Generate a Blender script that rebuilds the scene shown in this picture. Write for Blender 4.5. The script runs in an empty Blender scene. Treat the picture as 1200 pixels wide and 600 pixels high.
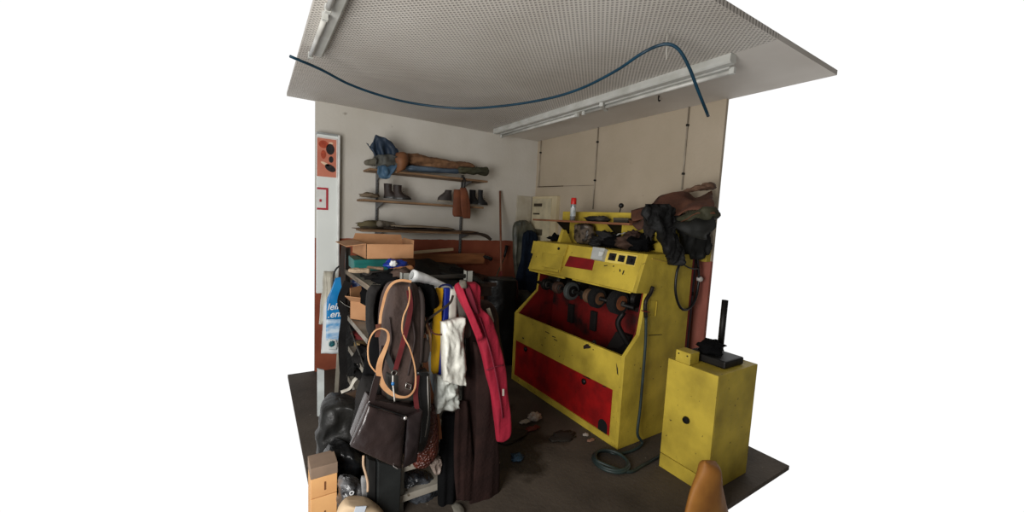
import bpy, bmesh, math, random
from mathutils import Vector, Matrix, noise
C = bpy.context.scene.collection
V = Vector
PI = math.pi
random.seed(7)

# ------------------------------------------------------------------ camera model
YAW, PIT, ROL = math.radians(56.9), math.radians(-5.36), math.radians(2.86)
FPX = 464.0
EYE = V((0, 0, 1.6))
fw = V((math.cos(YAW)*math.cos(PIT), math.sin(YAW)*math.cos(PIT), math.sin(PIT)))
rt0 = V((math.sin(YAW), -math.cos(YAW), 0)); up0 = rt0.cross(fw)
rt = rt0*math.cos(ROL) + up0*math.sin(ROL)
up = -rt0*math.sin(ROL) + up0*math.cos(ROL)

def at(px, py, ax, val):
    """world point seen at a photo position, on the plane axis = val (0 x, 1 y, 2 z)"""
    d = rt*((px-600)/FPX) + up*((300-py)/FPX) + fw
    return EYE + d*((val-EYE[ax])/d[ax])

cam = bpy.data.cameras.new('camera'); co = bpy.data.objects.new('camera', cam); C.objects.link(co)
m = Matrix((rt, up, -fw)).transposed().to_4x4(); m.translation = EYE
co.matrix_world = m
cam.sensor_fit = 'HORIZONTAL'; cam.sensor_width = 36; cam.lens = FPX/1200*36; cam.clip_start = .05
bpy.context.scene.camera = co

# ------------------------------------------------------------------ materials
def lin(c):
    c = c/255
    return c/12.92 if c <= .04045 else ((c+.055)/1.055)**2.4
def rgb(t): return (lin(t[0]), lin(t[1]), lin(t[2]), 1)
MATS = {}
def M(name, col, rough=.75, col2=None, scale=6, lo=.35, hi=.65, bump=.0, bscale=None, metal=0, spec=.4,
      wear=None, wscale=25, wlo=.66, whi=.70, stretch=None, coat=0, transmission=0, detail=6):
    if name in MATS: return MATS[name]
    mt = bpy.data.materials.new(name); mt.use_nodes = True
    nt = mt.node_tree; N = nt.nodes; L = nt.links
    bs = N['Principled BSDF']
    bs.inputs['Roughness'].default_value = rough
    bs.inputs['Metallic'].default_value = metal
    bs.inputs['Specular IOR Level'].default_value = spec
    if coat: bs.inputs['Coat Weight'].default_value = coat
    if transmission: bs.inputs['Transmission Weight'].default_value = transmission
    tc = N.new('ShaderNodeTexCoord'); mp = N.new('ShaderNodeMapping')
    L.new(tc.outputs['Object'], mp.inputs['Vector'])
    if stretch: mp.inputs['Scale'].default_value = stretch
    def nz(sc, det=detail):
        n = N.new('ShaderNodeTexNoise'); n.inputs['Scale'].default_value = sc; n.inputs['Detail'].default_value = det
        L.new(mp.outputs['Vector'], n.inputs['Vector']); return n
    def ramp(src, a, b):
        r = N.new('ShaderNodeMapRange'); r.inputs['From Min'].default_value = a; r.inputs['From Max'].default_value = b
        L.new(src, r.inputs['Value']); return r.outputs['Result']
    def mix(f, a, b):
        x = N.new('ShaderNodeMix'); x.data_type = 'RGBA'
        L.new(f, x.inputs[0])
        for s, v in ((6, a), (7, b)):
            if isinstance(v, tuple): x.inputs[s].default_value = v
            else: L.new(v, x.inputs[s])
        return x.outputs[2]
    if col2 is None: col2 = tuple(max(0, c*.82) for c in col)
    out = mix(ramp(nz(scale).outputs['Fac'], lo, hi), rgb(col), rgb(col2))
    if wear:
        out = mix(ramp(nz(wscale, 8).outputs['Fac'], wlo, whi), out, rgb(wear))
    L.new(out, bs.inputs['Base Color'])
    if bump:
        b = N.new('ShaderNodeBump'); b.inputs['Strength'].default_value = bump; b.inputs['Distance'].default_value = .02
        L.new(nz(bscale or scale*4).outputs['Fac'], b.inputs['Height']); L.new(b.outputs['Normal'], bs.inputs['Normal'])
    mt['out'] = 1
    MATS[name] = mt
    return mt

# ------------------------------------------------------------------ mesh builder
class MB:
    def __init__(s): s.bm = bmesh.new()
    def box(s, a, b):
        a, b = V(a), V(b)
        lo = V([min(a[i], b[i]) for i in range(3)]); hi = V([max(a[i], b[i]) for i in range(3)])
        vs = [s.bm.verts.new((x, y, z)) for x in (lo.x, hi.x) for y in (lo.y, hi.y) for z in (lo.z, hi.z)]
        for f in ((0,1,3,2),(4,6,7,5),(0,4,5,1),(2,3,7,6),(0,2,6,4),(1,5,7,3)): s.bm.faces.new([vs[i] for i in f])
        return s
    def obox(s, c, size, rot=(0,0,0)):
        from mathutils import Euler
        R = Euler(rot).to_matrix(); c = V(c); h = V(size)/2
        vs = [s.bm.verts.new(c + R @ V((x*h.x, y*h.y, z*h.z))) for x in (-1,1) for y in (-1,1) for z in (-1,1)]
        for f in ((0,1,3,2),(4,6,7,5),(0,4,5,1),(2,3,7,6),(0,2,6,4),(1,5,7,3)): s.bm.faces.new([vs[i] for i in f])
        return s
    def bar(s, p, q, w, h=None, upv=(0,0,1)):
        p, q = V(p), V(q); h = h or w; d = (q-p).normalized(); u = V(upv)
        if abs(d.dot(u)) > .98: u = V((0,1,0))
        a = d.cross(u).normalized(); b = a.cross(d).normalized()
        vs = [s.bm.verts.new(o + a*x*w/2 + b*y*h/2) for o in (p, q) for x, y in ((-1,-1),(1,-1),(1,1),(-1,1))]
        s.bm.faces.new(vs[0:4]); s.bm.faces.new(vs[4:8][::-1])
        for i in range(4): s.bm.faces.new((vs[i], vs[(i+1)%4], vs[4+(i+1)%4], vs[4+i]))
        return s
    def rings(s, rings, cap=True, closed=True):
        rs = [[s.bm.verts.new(p) for p in r] for r in rings]
        n = len(rs[0])
        for a, b in zip(rs, rs[1:]):
            for i in range(n if closed else n-1):
                s.bm.faces.new((a[i], a[(i+1)%n], b[(i+1)%n], b[i]))
        if cap: s.bm.faces.new(rs[0][::-1]); s.bm.faces.new(rs[-1])
        return s
    def tube(s, pts, r, n=10, smooth=0, cap=True, closed=False):
        pts = [V(p) for p in pts]
        if smooth: pts = crom(pts, smooth, closed)
        rr = r if callable(r) else (lambda t: r)
        out = []; prev = None
        N_ = len(pts)
        for i, p in enumerate(pts):
            if closed: d = (pts[(i+1)%N_]-pts[i-1])
            else: d = pts[min(i+1, N_-1)]-pts[max(i-1, 0)]
            d = d.normalized() if d.length > 1e-9 else V((0,0,1))
            if prev is None:
                u = V((0,0,1)) if abs(d.z) < .9 else V((0,1,0)); a = d.cross(u).normalized()
            else:
                a = prev - d*prev.dot(d); a = a.normalized()
            prev = a; b = d.cross(a); q = rr(i/max(1, N_-1))
            out.append([p + (a*math.cos(2*PI*k/n) + b*math.sin(2*PI*k/n))*q for k in range(n)])
        if closed: out.append(out[0]); s.rings(out, cap=False); bmesh.ops.remove_doubles(s.bm, verts=s.bm.verts, dist=1e-6)
        else: s.rings(out, cap)
        return s
    def ribbon(s, pts, w, th=.003, nrm=(0,-1,0), smooth=6):
        pts = crom([V(p) for p in pts], smooth) if smooth else [V(p) for p in pts]
        nrm = V(nrm); out = []
        for i, p in enumerate(pts):
            d = (pts[min(i+1, len(pts)-1)]-pts[max(i-1, 0)]).normalized()
            a = d.cross(nrm)
            a = a.normalized() if a.length > 1e-4 else V((1,0,0))
            ww = w(i/(len(pts)-1)) if callable(w) else w
            out.append([p + a*x*ww/2 + nrm*y*th/2 for x, y in ((-1,-1),(1,-1),(1,1),(-1,1))])
        s.rings(out); return s
    def lathe(s, prof, c, axis=(0,0,1), n=24):
        c = V(c); ax = V(axis).normalized(); u = V((0,0,1)) if abs(ax.z) < .9 else V((1,0,0))
        a = ax.cross(u).normalized(); b = ax.cross(a)
        s.rings([[c + ax*h + (a*math.cos(2*PI*k/n) + b*math.sin(2*PI*k/n))*max(r, 1e-4) for k in range(n)] for r, h in prof])
        return s
    def prism(s, poly, ax, a, b):
        """poly: points in the two other axes (in axis order)"""
        def mk(p, v):
            l = list(p); l.insert(ax, v); return V(l)
        s.rings([[mk(p, a) for p in poly], [mk(p, b) for p in poly]]); return s
    def poly(s, pts, off):
        """extruded world-space polygon"""
        off = V(off); s.rings([[V(p) for p in pts], [V(p)+off for p in pts]]); return s
    def patch(s, rows, th=.004, amp=.0, fr=6, seed=0, nu=4, nv=4, edge=0, nrm=None):
        """rows of points -> smooth thick sheet with wrinkles"""
        rows = [crom([V(p) for p in r], nu) for r in rows]
        cols = [crom([r[i] for r in rows], nv) for i in range(len(rows[0]))]
        g = [[cols[i][j] for i in range(len(cols))] for j in range(len(cols[0]))]
        nj, ni = len(g), len(g[0]); P = []; Q = []
        for j in range(nj):
            a = []; b = []
            for i in range(ni):
                du = g[j][min(i+1, ni-1)]-g[j][max(i-1, 0)]; dv = g[min(j+1, nj-1)][i]-g[max(j-1, 0)][i]
                n_ = du.cross(dv); n_ = n_.normalized() if n_.length > 1e-9 else V((0,0,1))
                if nrm: n_ = V(nrm)
                p = g[j][i]
                if amp: p = p + n_*amp*noise.noise(V((p.x*fr+seed, p.y*fr+seed*.7, p.z*fr-seed))) *2
                if edge and (i in (0, ni-1) or j in (0, nj-1)):
                    p = p + V((noise.noise(p*9+V((seed,0,0))), noise.noise(p*9+V((0,seed,3))), 0))*edge
                a.append(p + n_*th/2); b.append(p - n_*th/2)
            P.append([s.bm.verts.new(x) for x in a]); Q.append([s.bm.verts.new(x) for x in b])
        for j in range(nj-1):
            for i in range(ni-1):
                s.bm.faces.new((P[j][i], P[j][i+1], P[j+1][i+1], P[j+1][i]))
                s.bm.faces.new((Q[j][i], Q[j+1][i], Q[j+1][i+1], Q[j][i+1]))
        B = [(0, i) for i in range(ni)] + [(j, ni-1) for j in range(1, nj)] + [(nj-1, i) for i in range(ni-2, -1, -1)] + [(j, 0) for j in range(nj-2, 0, -1)]
        for k in range(len(B)):
            (j, i), (j2, i2) = B[k], B[(k+1) % len(B)]
            s.bm.faces.new((P[j][i], Q[j][i], Q[j2][i2], P[j2][i2]))
        return s
    def loft(s, rows, ax, val, depth, n=48, sub=5, folds=0, fk=14, seed=0, e=2.6, cap=.12, vz=2.0, capd=.2, crumple=0, cf=22):
        """soft body: rows (py, left, right[, plane shift]) laid on plane ax = val, half-thick depth"""
        k = []
        for r in rows: k.append(V((r[0], r[1], r[2])))
        sh = [r[3] if len(r) > 3 else 0 for r in rows]
        pts = crom(k, sub); S_ = crom([V((q, 0, 0)) for q in sh], sub)
        nd = V((0,-1,0)) if ax == 1 else V((-1,0,0))
        out = []; m_ = len(pts)
        for i, q in enumerate(pts):
            t = i/(m_-1); vv = val + S_[i].x
            a, b = at(q.y, q.x, ax, vv), at(q.z, q.x, ax, vv)
            c = (a+b)/2; h = (b-a)/2
            f = min(1, math.sqrt(max(0, t/cap)) if cap else 1, math.sqrt(max(0, (1-t)/cap)) if cap else 1)
            f = capd + (1-capd)*f
            ring = []
            for j in range(n):
                th = 2*PI*j/n; cx, sy = math.cos(th), math.sin(th)
                cx = math.copysign(abs(cx)**(2/e), cx); sy = math.copysign(abs(sy)**(2/e), sy)
                p = c + h*cx + nd*depth*f*sy
                if folds:
                    u = (c+h*cx); w = u.x if ax == 1 else u.y
                    nz = noise.noise(V((w*fk+seed, seed*1.3, u.z*vz))) + .5*noise.noise(V((w*fk*2.3, seed+4.1, u.z*vz*2)))
                    p = p + nd*folds*nz + h.normalized()*folds*.5*noise.noise(V((seed, u.z*vz*2.5, (1 if cx > 0 else 7))))
                if crumple:
                    q1 = noise.noise(V((p.x*cf+seed, p.y*cf*.6, p.z*cf))); q2 = noise.noise(V((p.x*cf*1.9, p.y*cf, p.z*cf*1.9+seed)))
                    p = p + nd*math.copysign(1, sy)*crumple*(.6-2.2*abs(q1)-1.0*abs(q2))
                ring.append(p)
            out.append(ring)
        s.rings(out); return s
    def blob(s, c, size, seed=0, amp=.18, fr=1.8, n=20, m_=12, flat=True, e=2.0):
        """crumpled lump"""
        c = V(c); out = []
        for i in range(m_+1):
            ph = -PI/2 + PI*i/m_; ring = []
            for j in range(n):
                th = 2*PI*j/n
                d = V((math.cos(ph)*math.cos(th), math.cos(ph)*math.sin(th), math.sin(ph)))
                k = 1 + amp*noise.noise(d*fr + V((seed, 0, 0)))*2 + amp*.6*noise.noise(d*fr*3.1 + V((0, seed, 0)))
                p = V((d.x*size[0]/2*k, d.y*size[1]/2*k, d.z*size[2]/2*k))
                if flat: p.z = max(p.z, -size[2]*.42)
                ring.append(c + p)
            out.append(ring)
        s.rings(out, cap=True); bmesh.ops.remove_doubles(s.bm, verts=s.bm.verts, dist=1e-5); return s

def crom(pts, k, closed=False):
    if k <= 1 or len(pts) < 2: return list(pts)
    n = len(pts); out = []
    rng = n if closed else n-1
    for i in range(rng):
        p1, p2 = pts[i], pts[(i+1) % n]
        p0 = pts[i-1] if (i > 0 or closed) else p1*2-p2
        p3 = pts[(i+2) % n] if (i+2 < n or closed) else p2*2-p1
        for j in range(k):
            t = j/k
            out.append(.5*((2*p1) + (p2-p0)*t + (2*p0-5*p1+4*p2-p3)*t*t + (3*p1-p0-3*p2+p3)*t*t*t))
    if not closed: out.append(pts[-1].copy())
    return out

WORG = {}
def worg(o): return WORG.get(o.name, V((0,0,0)))
def make(name, mb, mat, parent=None, smooth=False, bevel=0, sub=0, org=None, label=None, cat=None, group=None, kind=None):
    bm = mb.bm
    bmesh.ops.recalc_face_normals(bm, faces=bm.faces)
    if org is None:
        lo = V([min(v.co[i] for v in bm.verts) for i in range(3)]); hi = V([max(v.co[i] for v in bm.verts) for i in range(3)])
        org = V(((lo.x+hi.x)/2, (lo.y+hi.y)/2, lo.z))
    org = V(org)
    for v in bm.verts: v.co -= org
    me = bpy.data.meshes.new(name); bm.to_mesh(me); bm.free()
    me.materials.append(mat)
    if smooth:
        for p in me.polygons: p.use_smooth = True
    o = bpy.data.objects.new(name, me); C.objects.link(o)
    if bevel:
        b = o.modifiers.new('bevel', 'BEVEL'); b.width = bevel; b.segments = 2; b.limit_method = 'ANGLE'
    if sub:
        q = o.modifiers.new('sub', 'SUBSURF'); q.levels = sub; q.render_levels = sub
    WORG[o.name] = org
    if parent: o.parent = parent; o.location = org - worg(parent)
    else: o.location = org
    tag(o, label, cat, group, kind)
    return o
def tag(o, label=None, cat=None, group=None, kind=None):
    if label: o['label'] = label
    if cat: o['category'] = cat
    if group: o['group'] = group
    if kind: o['kind'] = kind
    return o
def thing(name, loc, label, cat, group=None):
    o = bpy.data.objects.new(name, None); o.empty_display_size = .05; C.objects.link(o)
    o.location = V(loc); WORG[o.name] = V(loc); return tag(o, label, cat, group)
def struct(name, mb, mat, **k): return make(name, mb, mat, kind='structure', **k)
def text_mesh(name, body, p, right, upv, size, mat, parent, th=.0015, shear=0):
    cu = bpy.data.curves.new(name, 'FONT'); cu.body = body; cu.size = size; cu.extrude = th; cu.shear = shear; cu.offset = size*.012
    t = bpy.data.objects.new(name+'_curve', cu); C.objects.link(t)
    me = bpy.data.meshes.new_from_object(t, depsgraph=bpy.context.evaluated_depsgraph_get()); bpy.data.objects.remove(t)
    r, u = V(right).normalized(), V(upv).normalized(); n_ = r.cross(u)
    o = bpy.data.objects.new(name, me); C.objects.link(o); me.materials.clear(); me.materials.append(mat)
    me.transform(Matrix((r, u, n_)).transposed().to_4x4())
    o.parent = parent; o.location = V(p)-worg(parent); WORG[o.name] = V(p)
    return o

# palette
white_tin = M('white_tin', (205,205,200), .5, (180,180,172))
yellow = M('chipped_yellow_paint', (208,182,66), .55, (162,140,48), scale=4, bump=.12, bscale=40, wear=(72,56,24), wscale=34, wlo=.70, whi=.73)
red_paint = M('red_paint', (164,18,18), .5, (122,12,14), scale=7, bump=.1, wear=(60,14,12), wscale=26, wlo=.70, whi=.74)
steel = M('dull_steel', (120,118,112), .4, (80,78,74), metal=.8)
dark_metal = M('dark_metal', (40,38,36), .5, (22,20,20), metal=.5)
blackm = M('black_plastic', (18,18,19), .4, (12,12,12))
black_leather = M('black_leather', (17,16,16), .7, (9,9,9), bump=.35, bscale=45)
black_cloth = M('black_cloth', (16,16,17), .95, (9,9,10), bump=.3, bscale=60, spec=.1)
grey_black = M('faded_black_cloth', (36,34,33), .9, (22,21,21), bump=.3, bscale=50, spec=.15)
brown_hide = M('brown_hide', (104,66,44), .65, (88,48,30), scale=4, bump=.25, bscale=30)
tan_hide = M('tan_hide', (134,98,68), .8, (88,60,40), scale=9, bump=.5, bscale=30)
rust_hide = M('rust_hide', (108,68,50), .8, (80,48,38), scale=5, bump=.3, bscale=30)
olive_hide = M('olive_hide', (66,64,44), .75, (44,44,32), scale=5, bump=.3, bscale=30)
blue_hide = M('blue_grey_hide', (50,66,80), .6, (30,46,64), scale=5, bump=.25, bscale=30)
dusty_blue = M('dusty_blue_hide', (84,100,116), .65, (56,68,82), scale=5, bump=.25)
card = M('cardboard', (188,140,100), .85, (170,122,84), scale=5, bump=.08, bscale=60)
card_dark = M('cardboard_inner', (160,118,84), .9, (138,100,70), scale=5)
wood = M('shelf_wood', (142,112,82), .7, (106,80,56), scale=3, stretch=(1.5,14,14), bump=.15)
old_wood = M('grey_wood', (136,122,104), .8, (100,88,74), scale=3, stretch=(14,1.5,14), bump=.2)
tan_strap = M('tan_strap_leather', (204,158,114), .6, (178,128,88), scale=12)
burgundy = M('burgundy_leather', (98,34,36), .5, (70,24,26), scale=12)
white_plastic = M('white_plastic', (240,240,238), .4, (206,210,210), scale=6, bump=.25, bscale=22)
rack_grey = M('rack_grey_paint', (150,150,142), .55, (118,116,108), wear=(74,60,44), wscale=22)
navy = M('navy_cloth', (26,36,50), .9, (16,22,34), bump=.3, bscale=50, spec=.1)

# ------------------------------------------------------------------ setting materials
def wall_mat(name, top, top2, band, band2, zb, zo=0.0):
    mt = M(name, top, .9, top2, scale=1.6, lo=.3, hi=.75, bump=.12, bscale=30, wear=(112,100,84), wscale=7, wlo=.70, whi=.80, detail=8)
    nt = mt.node_tree; N = nt.nodes; L = nt.links; bs = N['Principled BSDF']
    src = bs.inputs['Base Color'].links[0].from_socket
    tc = N.new('ShaderNodeTexCoord'); sx = N.new('ShaderNodeSeparateXYZ'); L.new(tc.outputs['Object'], sx.inputs[0])
    nz = N.new('ShaderNodeTexNoise'); nz.inputs['Scale'].default_value = 9; L.new(tc.outputs['Object'], nz.inputs['Vector'])
    md = N.new('ShaderNodeMath'); md.operation = 'MULTIPLY_ADD'; md.inputs[1].default_value = .02; L.new(nz.outputs['Fac'], md.inputs[0]); L.new(sx.outputs['Z'], md.inputs[2])
    lt = N.new('ShaderNodeMath'); lt.operation = 'LESS_THAN'; lt.inputs[1].default_value = zb - zo + .01; L.new(md.outputs[0], lt.inputs[0])
    n2 = N.new('ShaderNodeTexNoise'); n2.inputs['Scale'].default_value = 4; n2.inputs['Detail'].default_value = 8; L.new(tc.outputs['Object'], n2.inputs['Vector'])
    mr = N.new('ShaderNodeMapRange'); mr.inputs['From Min'].default_value = .35; mr.inputs['From Max'].default_value = .7; L.new(n2.outputs['Fac'], mr.inputs['Value'])
    c = N.new('ShaderNodeMix'); c.data_type = 'RGBA'; c.inputs[6].default_value = rgb(band); c.inputs[7].default_value = rgb(band2); L.new(mr.outputs[0], c.inputs[0])
    x = N.new('ShaderNodeMix'); x.data_type = 'RGBA'; L.new(lt.outputs[0], x.inputs[0]); L.new(src, x.inputs[6]); L.new(c.outputs[2], x.inputs[7])
    L.new(x.outputs[2], bs.inputs['Base Color']); return mt
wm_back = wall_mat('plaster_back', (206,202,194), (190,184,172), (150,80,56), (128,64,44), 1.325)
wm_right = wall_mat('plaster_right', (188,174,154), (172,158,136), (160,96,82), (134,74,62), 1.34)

def ceil_mat():
    mt = M('perforated_ceiling', (216,210,202), .75, (196,188,178), scale=1.2, lo=.35, hi=.7)
    nt = mt.node_tree; N = nt.nodes; L = nt.links; bs = N['Principled BSDF']
    src = bs.inputs['Base Color'].links[0].from_socket
    tc = N.new('ShaderNodeTexCoord'); sx = N.new('ShaderNodeSeparateXYZ'); L.new(tc.outputs['Object'], sx.inputs[0])
    def mth(op, a, b=None, c=None):
        n = N.new('ShaderNodeMath'); n.operation = op
        for i, v in enumerate((a, b, c)):
            if v is None: continue
            if isinstance(v, (int, float)): n.inputs[i].default_value = v
            else: L.new(v, n.inputs[i])
        return n.outputs[0]
    P = .029
    # staggered square grid of punched holes
    row = mth('FLOOR', mth('DIVIDE', sx.outputs['Y'], P/2))
    odd = mth('MODULO', mth('ABSOLUTE', row), 2.0)
    fx = mth('SUBTRACT', mth('FRACT', mth('ADD', mth('DIVIDE', sx.outputs['X'], P), mth('MULTIPLY', odd, .5))), .5)
    fy = mth('MULTIPLY', mth('SUBTRACT', mth('FRACT', mth('DIVIDE', sx.outputs['Y'], P/2)), .5), .5)
    d = mth('SQRT', mth('ADD', mth('MULTIPLY', fx, fx), mth('MULTIPLY', fy, fy)))
    hole = N.new('ShaderNodeMapRange'); hole.inputs['From Min'].default_value = .25; hole.inputs['From Max'].default_value = .15; L.new(d, hole.inputs['Value'])
    zone = mth('LESS_THAN', sx.outputs['X'], 2.30-CX)
    h = mth('MULTIPLY', hole.outputs['Result'], zone)
    x = N.new('ShaderNodeMix'); x.data_type = 'RGBA'; L.new(mth('MULTIPLY', h, .55), x.inputs[0]); L.new(src, x.inputs[6]); x.inputs[7].default_value = rgb((100,94,88))
    L.new(x.outputs[2], bs.inputs['Base Color'])
    b = N.new('ShaderNodeBump'); b.inputs['Strength'].default_value = .9; b.inputs['Distance'].default_value = .006; b.invert = True
    L.new(h, b.inputs['Height']); L.new(b.outputs['Normal'], bs.inputs['Normal'])
    return mt
CX = 1.665
def floor_mat():
    mt = M('concrete_floor', (86,76,66), .8, (62,54,46), scale=3, lo=.3, hi=.7, bump=.2, bscale=40, wear=(120,112,102), wscale=30, wlo=.70, whi=.76, detail=9)
    nt = mt.node_tree; N = nt.nodes; L = nt.links; bs = N['Principled BSDF']
    src = bs.inputs['Base Color'].links[0].from_socket
    tc = N.new('ShaderNodeTexCoord')
    nz = N.new('ShaderNodeTexNoise'); nz.inputs['Scale'].default_value = 3.0; nz.inputs['Detail'].default_value = 6; L.new(tc.outputs['Object'], nz.inputs['Vector'])
    # oil soaked patch between the clothes and the machine
    vm = N.new('ShaderNodeVectorMath'); vm.operation = 'DISTANCE'; L.new(tc.outputs['Object'], vm.inputs[0]); vm.inputs[1].default_value = (-.20, -.28, .1)
    ad = N.new('ShaderNodeMath'); ad.operation = 'MULTIPLY_ADD'; ad.inputs[1].default_value = 1.1; L.new(nz.outputs['Fac'], ad.inputs[0]); L.new(vm.outputs['Value'], ad.inputs[2])
    mr = N.new('ShaderNodeMapRange'); mr.inputs['From Min'].default_value = 1.02; mr.inputs['From Max'].default_value = .90; L.new(ad.outputs[0], mr.inputs['Value'])
    x = N.new('ShaderNodeMix'); x.data_type = 'RGBA'; L.new(mr.outputs['Result'], x.inputs[0]); L.new(src, x.inputs[6]); x.inputs[7].default_value = rgb((40,34,28))
    L.new(x.outputs[2], bs.inputs['Base Color'])
    r = N.new('ShaderNodeMapRange'); r.inputs['To Min'].default_value = .8; r.inputs['To Max'].default_value = .45; L.new(mr.outputs['Result'], r.inputs['Value']); L.new(r.outputs['Result'], bs.inputs['Roughness'])
    return mt

struct('floor', MB().box((.25,1.09,-.03), (3.08,4.23,0)), floor_mat())
struct('ceiling', MB().box((.25,1.09,2.6), (3.08,4.23,2.63)), ceil_mat())
struct('wall_back', MB().box((.48,4.2,0), (3.08,4.23,2.6)), wm_back, org=(1.8,4.2,0))
struct('wall_right', MB().box((3.05,1.77,0), (3.08,4.2,2.6)), wm_right, org=(3.05,3,0))

# joint seams on the right wall
t1 = MB(); t1.bar(at(630,219,0,3.046), at(660,218,0,3.046), .008, .010); struct('trim_1', t1, M('seam_dark', (84,70,54), .9))
t2 = MB(); t2.bar(at(660,218,0,3.046), at(697,217,0,3.046), .006, .006); struct('trim_2', t2, M('seam_light', (150,138,120), .9))

conduit_paint = M('conduit_paint', (168,158,142), .7, (130,120,104))
def conduit(px, py0, py1, lab):
    p = at(px, py0, 0, 3.035); q = V((3.035, p.y, at(px, py1, 0, 3.035).z)); p.z = 2.6
    t = thing('electrical_conduit', (3.035, p.y, q.z), lab, 'conduit')
    make('pipe', MB().tube([p, q], .006), conduit_paint, t, smooth=True)
    z = p.z - .15
    while z > q.z+.05:
        c = MB().box((3.024, p.y-.009, z-.009), (3.05, p.y+.009, z+.009)); make('pipe_clip', c, dark_metal, t, bevel=.003); z -= .40
    return t
conduit(701, 152, 245, 'thin conduit running down the right wall, nearer the corner')
conduit(807, 131, 222, 'thin conduit running down the right wall above the leather hides')
conduit(634, 166, 219, 'short conduit beside the room corner, above the fuse box')

# ------------------------------------------------------------------ ceiling lights and hose
def batten(x, y0, y1, zb, lab, tubes, w=.05):
    t = thing('fluorescent_light', (x, (y0+y1)/2, zb), lab, 'ceiling light', 'fluorescent battens')
    b = MB().prism([(x-w/2, 2.6), (x-w*.62, zb+.012), (x-w*.4, zb), (x+w*.4, zb), (x+w*.62, zb+.012), (x+w/2, 2.6)], 1, y0, y1)
    make('housing', b, white_tin, t, bevel=.003)
    for dx in tubes:
        a, e_ = y0+.02, y1-.02; mid = (a+e_)/2
        for s0, s1 in ((a, mid-.03), (mid+.03, e_)):
            make('tube', MB().tube([(x+dx, s0+.03, zb-.018), (x+dx, s1-.03, zb-.018)], .013, 12), M('tube_glass', (214,212,204), .3, spec=.6), t, smooth=True)
            for yy in (s0, s1-.03):
                make('tube_holder', MB().box((x+dx-.014, yy, zb-.034), (x+dx+.014, yy+.03, zb+.004)), white_tin, t, bevel=.003)
    return t
lt = batten(2.30, 1.32, 4.0, 2.545, 'long white fluorescent batten on the ceiling along the right wall', (.065,), .055)
make('tube_rail', MB().box((2.335,1.36,2.54), (2.395,3.96,2.556)), white_tin, lt, bevel=.002)
make('cross_bracket', MB().obox((2.36, 2.38, 2.53), (.16,.03,.03), (0,0,.5)), white_tin, lt, bevel=.003)
batten(.335, 1.5, 2.86, 2.55, 'short white fluorescent batten at the top left corner', (-.04,), .06)

hose = [at(340,66,2,2.47), at(375,81,2,2.47), at(410,99,2,2.46), at(450,113,2,2.44), at(490,122,2,2.43), at(540,127,2,2.42), at(590,124,2,2.42), at(640,116,2,2.43), at(680,104,2,2.45), at(720,84,2,2.47),
        at(750,64,2,2.50), at(770,54,2,2.53), at(785,52,2,2.53), at(797,60,2,2.50), at(808,80,2,2.43), at(818,106,2,2.34), at(830,136,2,2.24)]
make('air_hose', MB().tube(hose, .0085, 10, 6), M('blue_hose', (20,62,82), .4, (14,44,60)), smooth=True,
     label='blue air hose slung in a long curve under the ceiling', cat='hose')
sp = at(781,52,2,2.54)
make('hanging_string', MB().tube([sp+V((0,0,.06)), sp+V((.0,.0,-.0)), at(781,70,1,sp.y)], .002, 6), M('string_white', (220,216,205), .8), smooth=True,
     label='white string loop holding up the blue hose', cat='string')
make('ceiling_hook', MB().tube([at(772,112,2,2.6), at(772,112,2,2.6)+V((0,0,-.03)), at(772,112,2,2.6)+V((.012,0,-.04)), at(772,112,2,2.6)+V((.02,0,-.03))], .005, 8, 4), dark_metal, smooth=True,
     label='small dark hook in the ceiling between light and right wall', cat='hook')

# ------------------------------------------------------------------ back wall: shelves
stand_m = M('standard_grey', (112,112,112), .5, metal=.4)
def standard(px, pyt, pyb):
    p = at(px, pyt, 1, 4.185); q = at(px, pyb, 1, 4.185)
    t = thing('shelf_standard', (p.x, 4.185, q.z), 'slotted metal standard on the back wall, '+('left of the two' if px < 500 else 'right of the two'), 'wall standard', 'shelf standards')
    make('rail', MB().box((p.x-.010, 4.17, q.z), (p.x+.010, 4.2, p.z)), stand_m, t, bevel=.002)
    z = q.z+.03
    s = MB()
    while z < p.z-.03:
        s.box((p.x-.003, 4.1685, z), (p.x+.003, 4.171, z+.012)); z += .03
    make('slots', s, blackm, t)
    return p.x
sx1 = standard(442, 196, 292); sx2 = standard(542, 205, 305)
def shelf(p0, p1, z, lab, th=.02, dep=.26):
    t = thing('wall_shelf', ((p0+p1)/2, 4.05, z), lab, 'shelf', 'shelves on the back wall')
    make('board', MB().box((p0, 4.165-dep, z-th), (p1, 4.165, z)), wood, t, bevel=.002)
    for x in (sx1, sx2):
        b = MB().prism([(4.168, z-th), (4.168, z-th-.06), (4.15, z-th-.06), (4.165-dep+.05, z-th-.012), (4.165-dep+.05, z-th)], 0, x-.004, x+.004)
        make('bracket', b, stand_m, t)
    return t
YF = 3.905
za = at(500,204,1,YF).z; zb_ = at(500,238,1,YF).z; zc = at(500,271,1,YF).z
shelf(at(437,192,1,YF).x-.03, at(572,207,1,YF).x, za, 'topmost wall shelf, loaded with rolled hides')
shelf(at(425,232,1,YF).x, at(567,242,1,YF).x, zb_, 'middle wall shelf with the old shoes on it')
shelf(at(424,268,1,YF).x, at(560,274,1,YF).x, zc, 'lowest wall shelf, covered by flat leather sheets')
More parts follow.
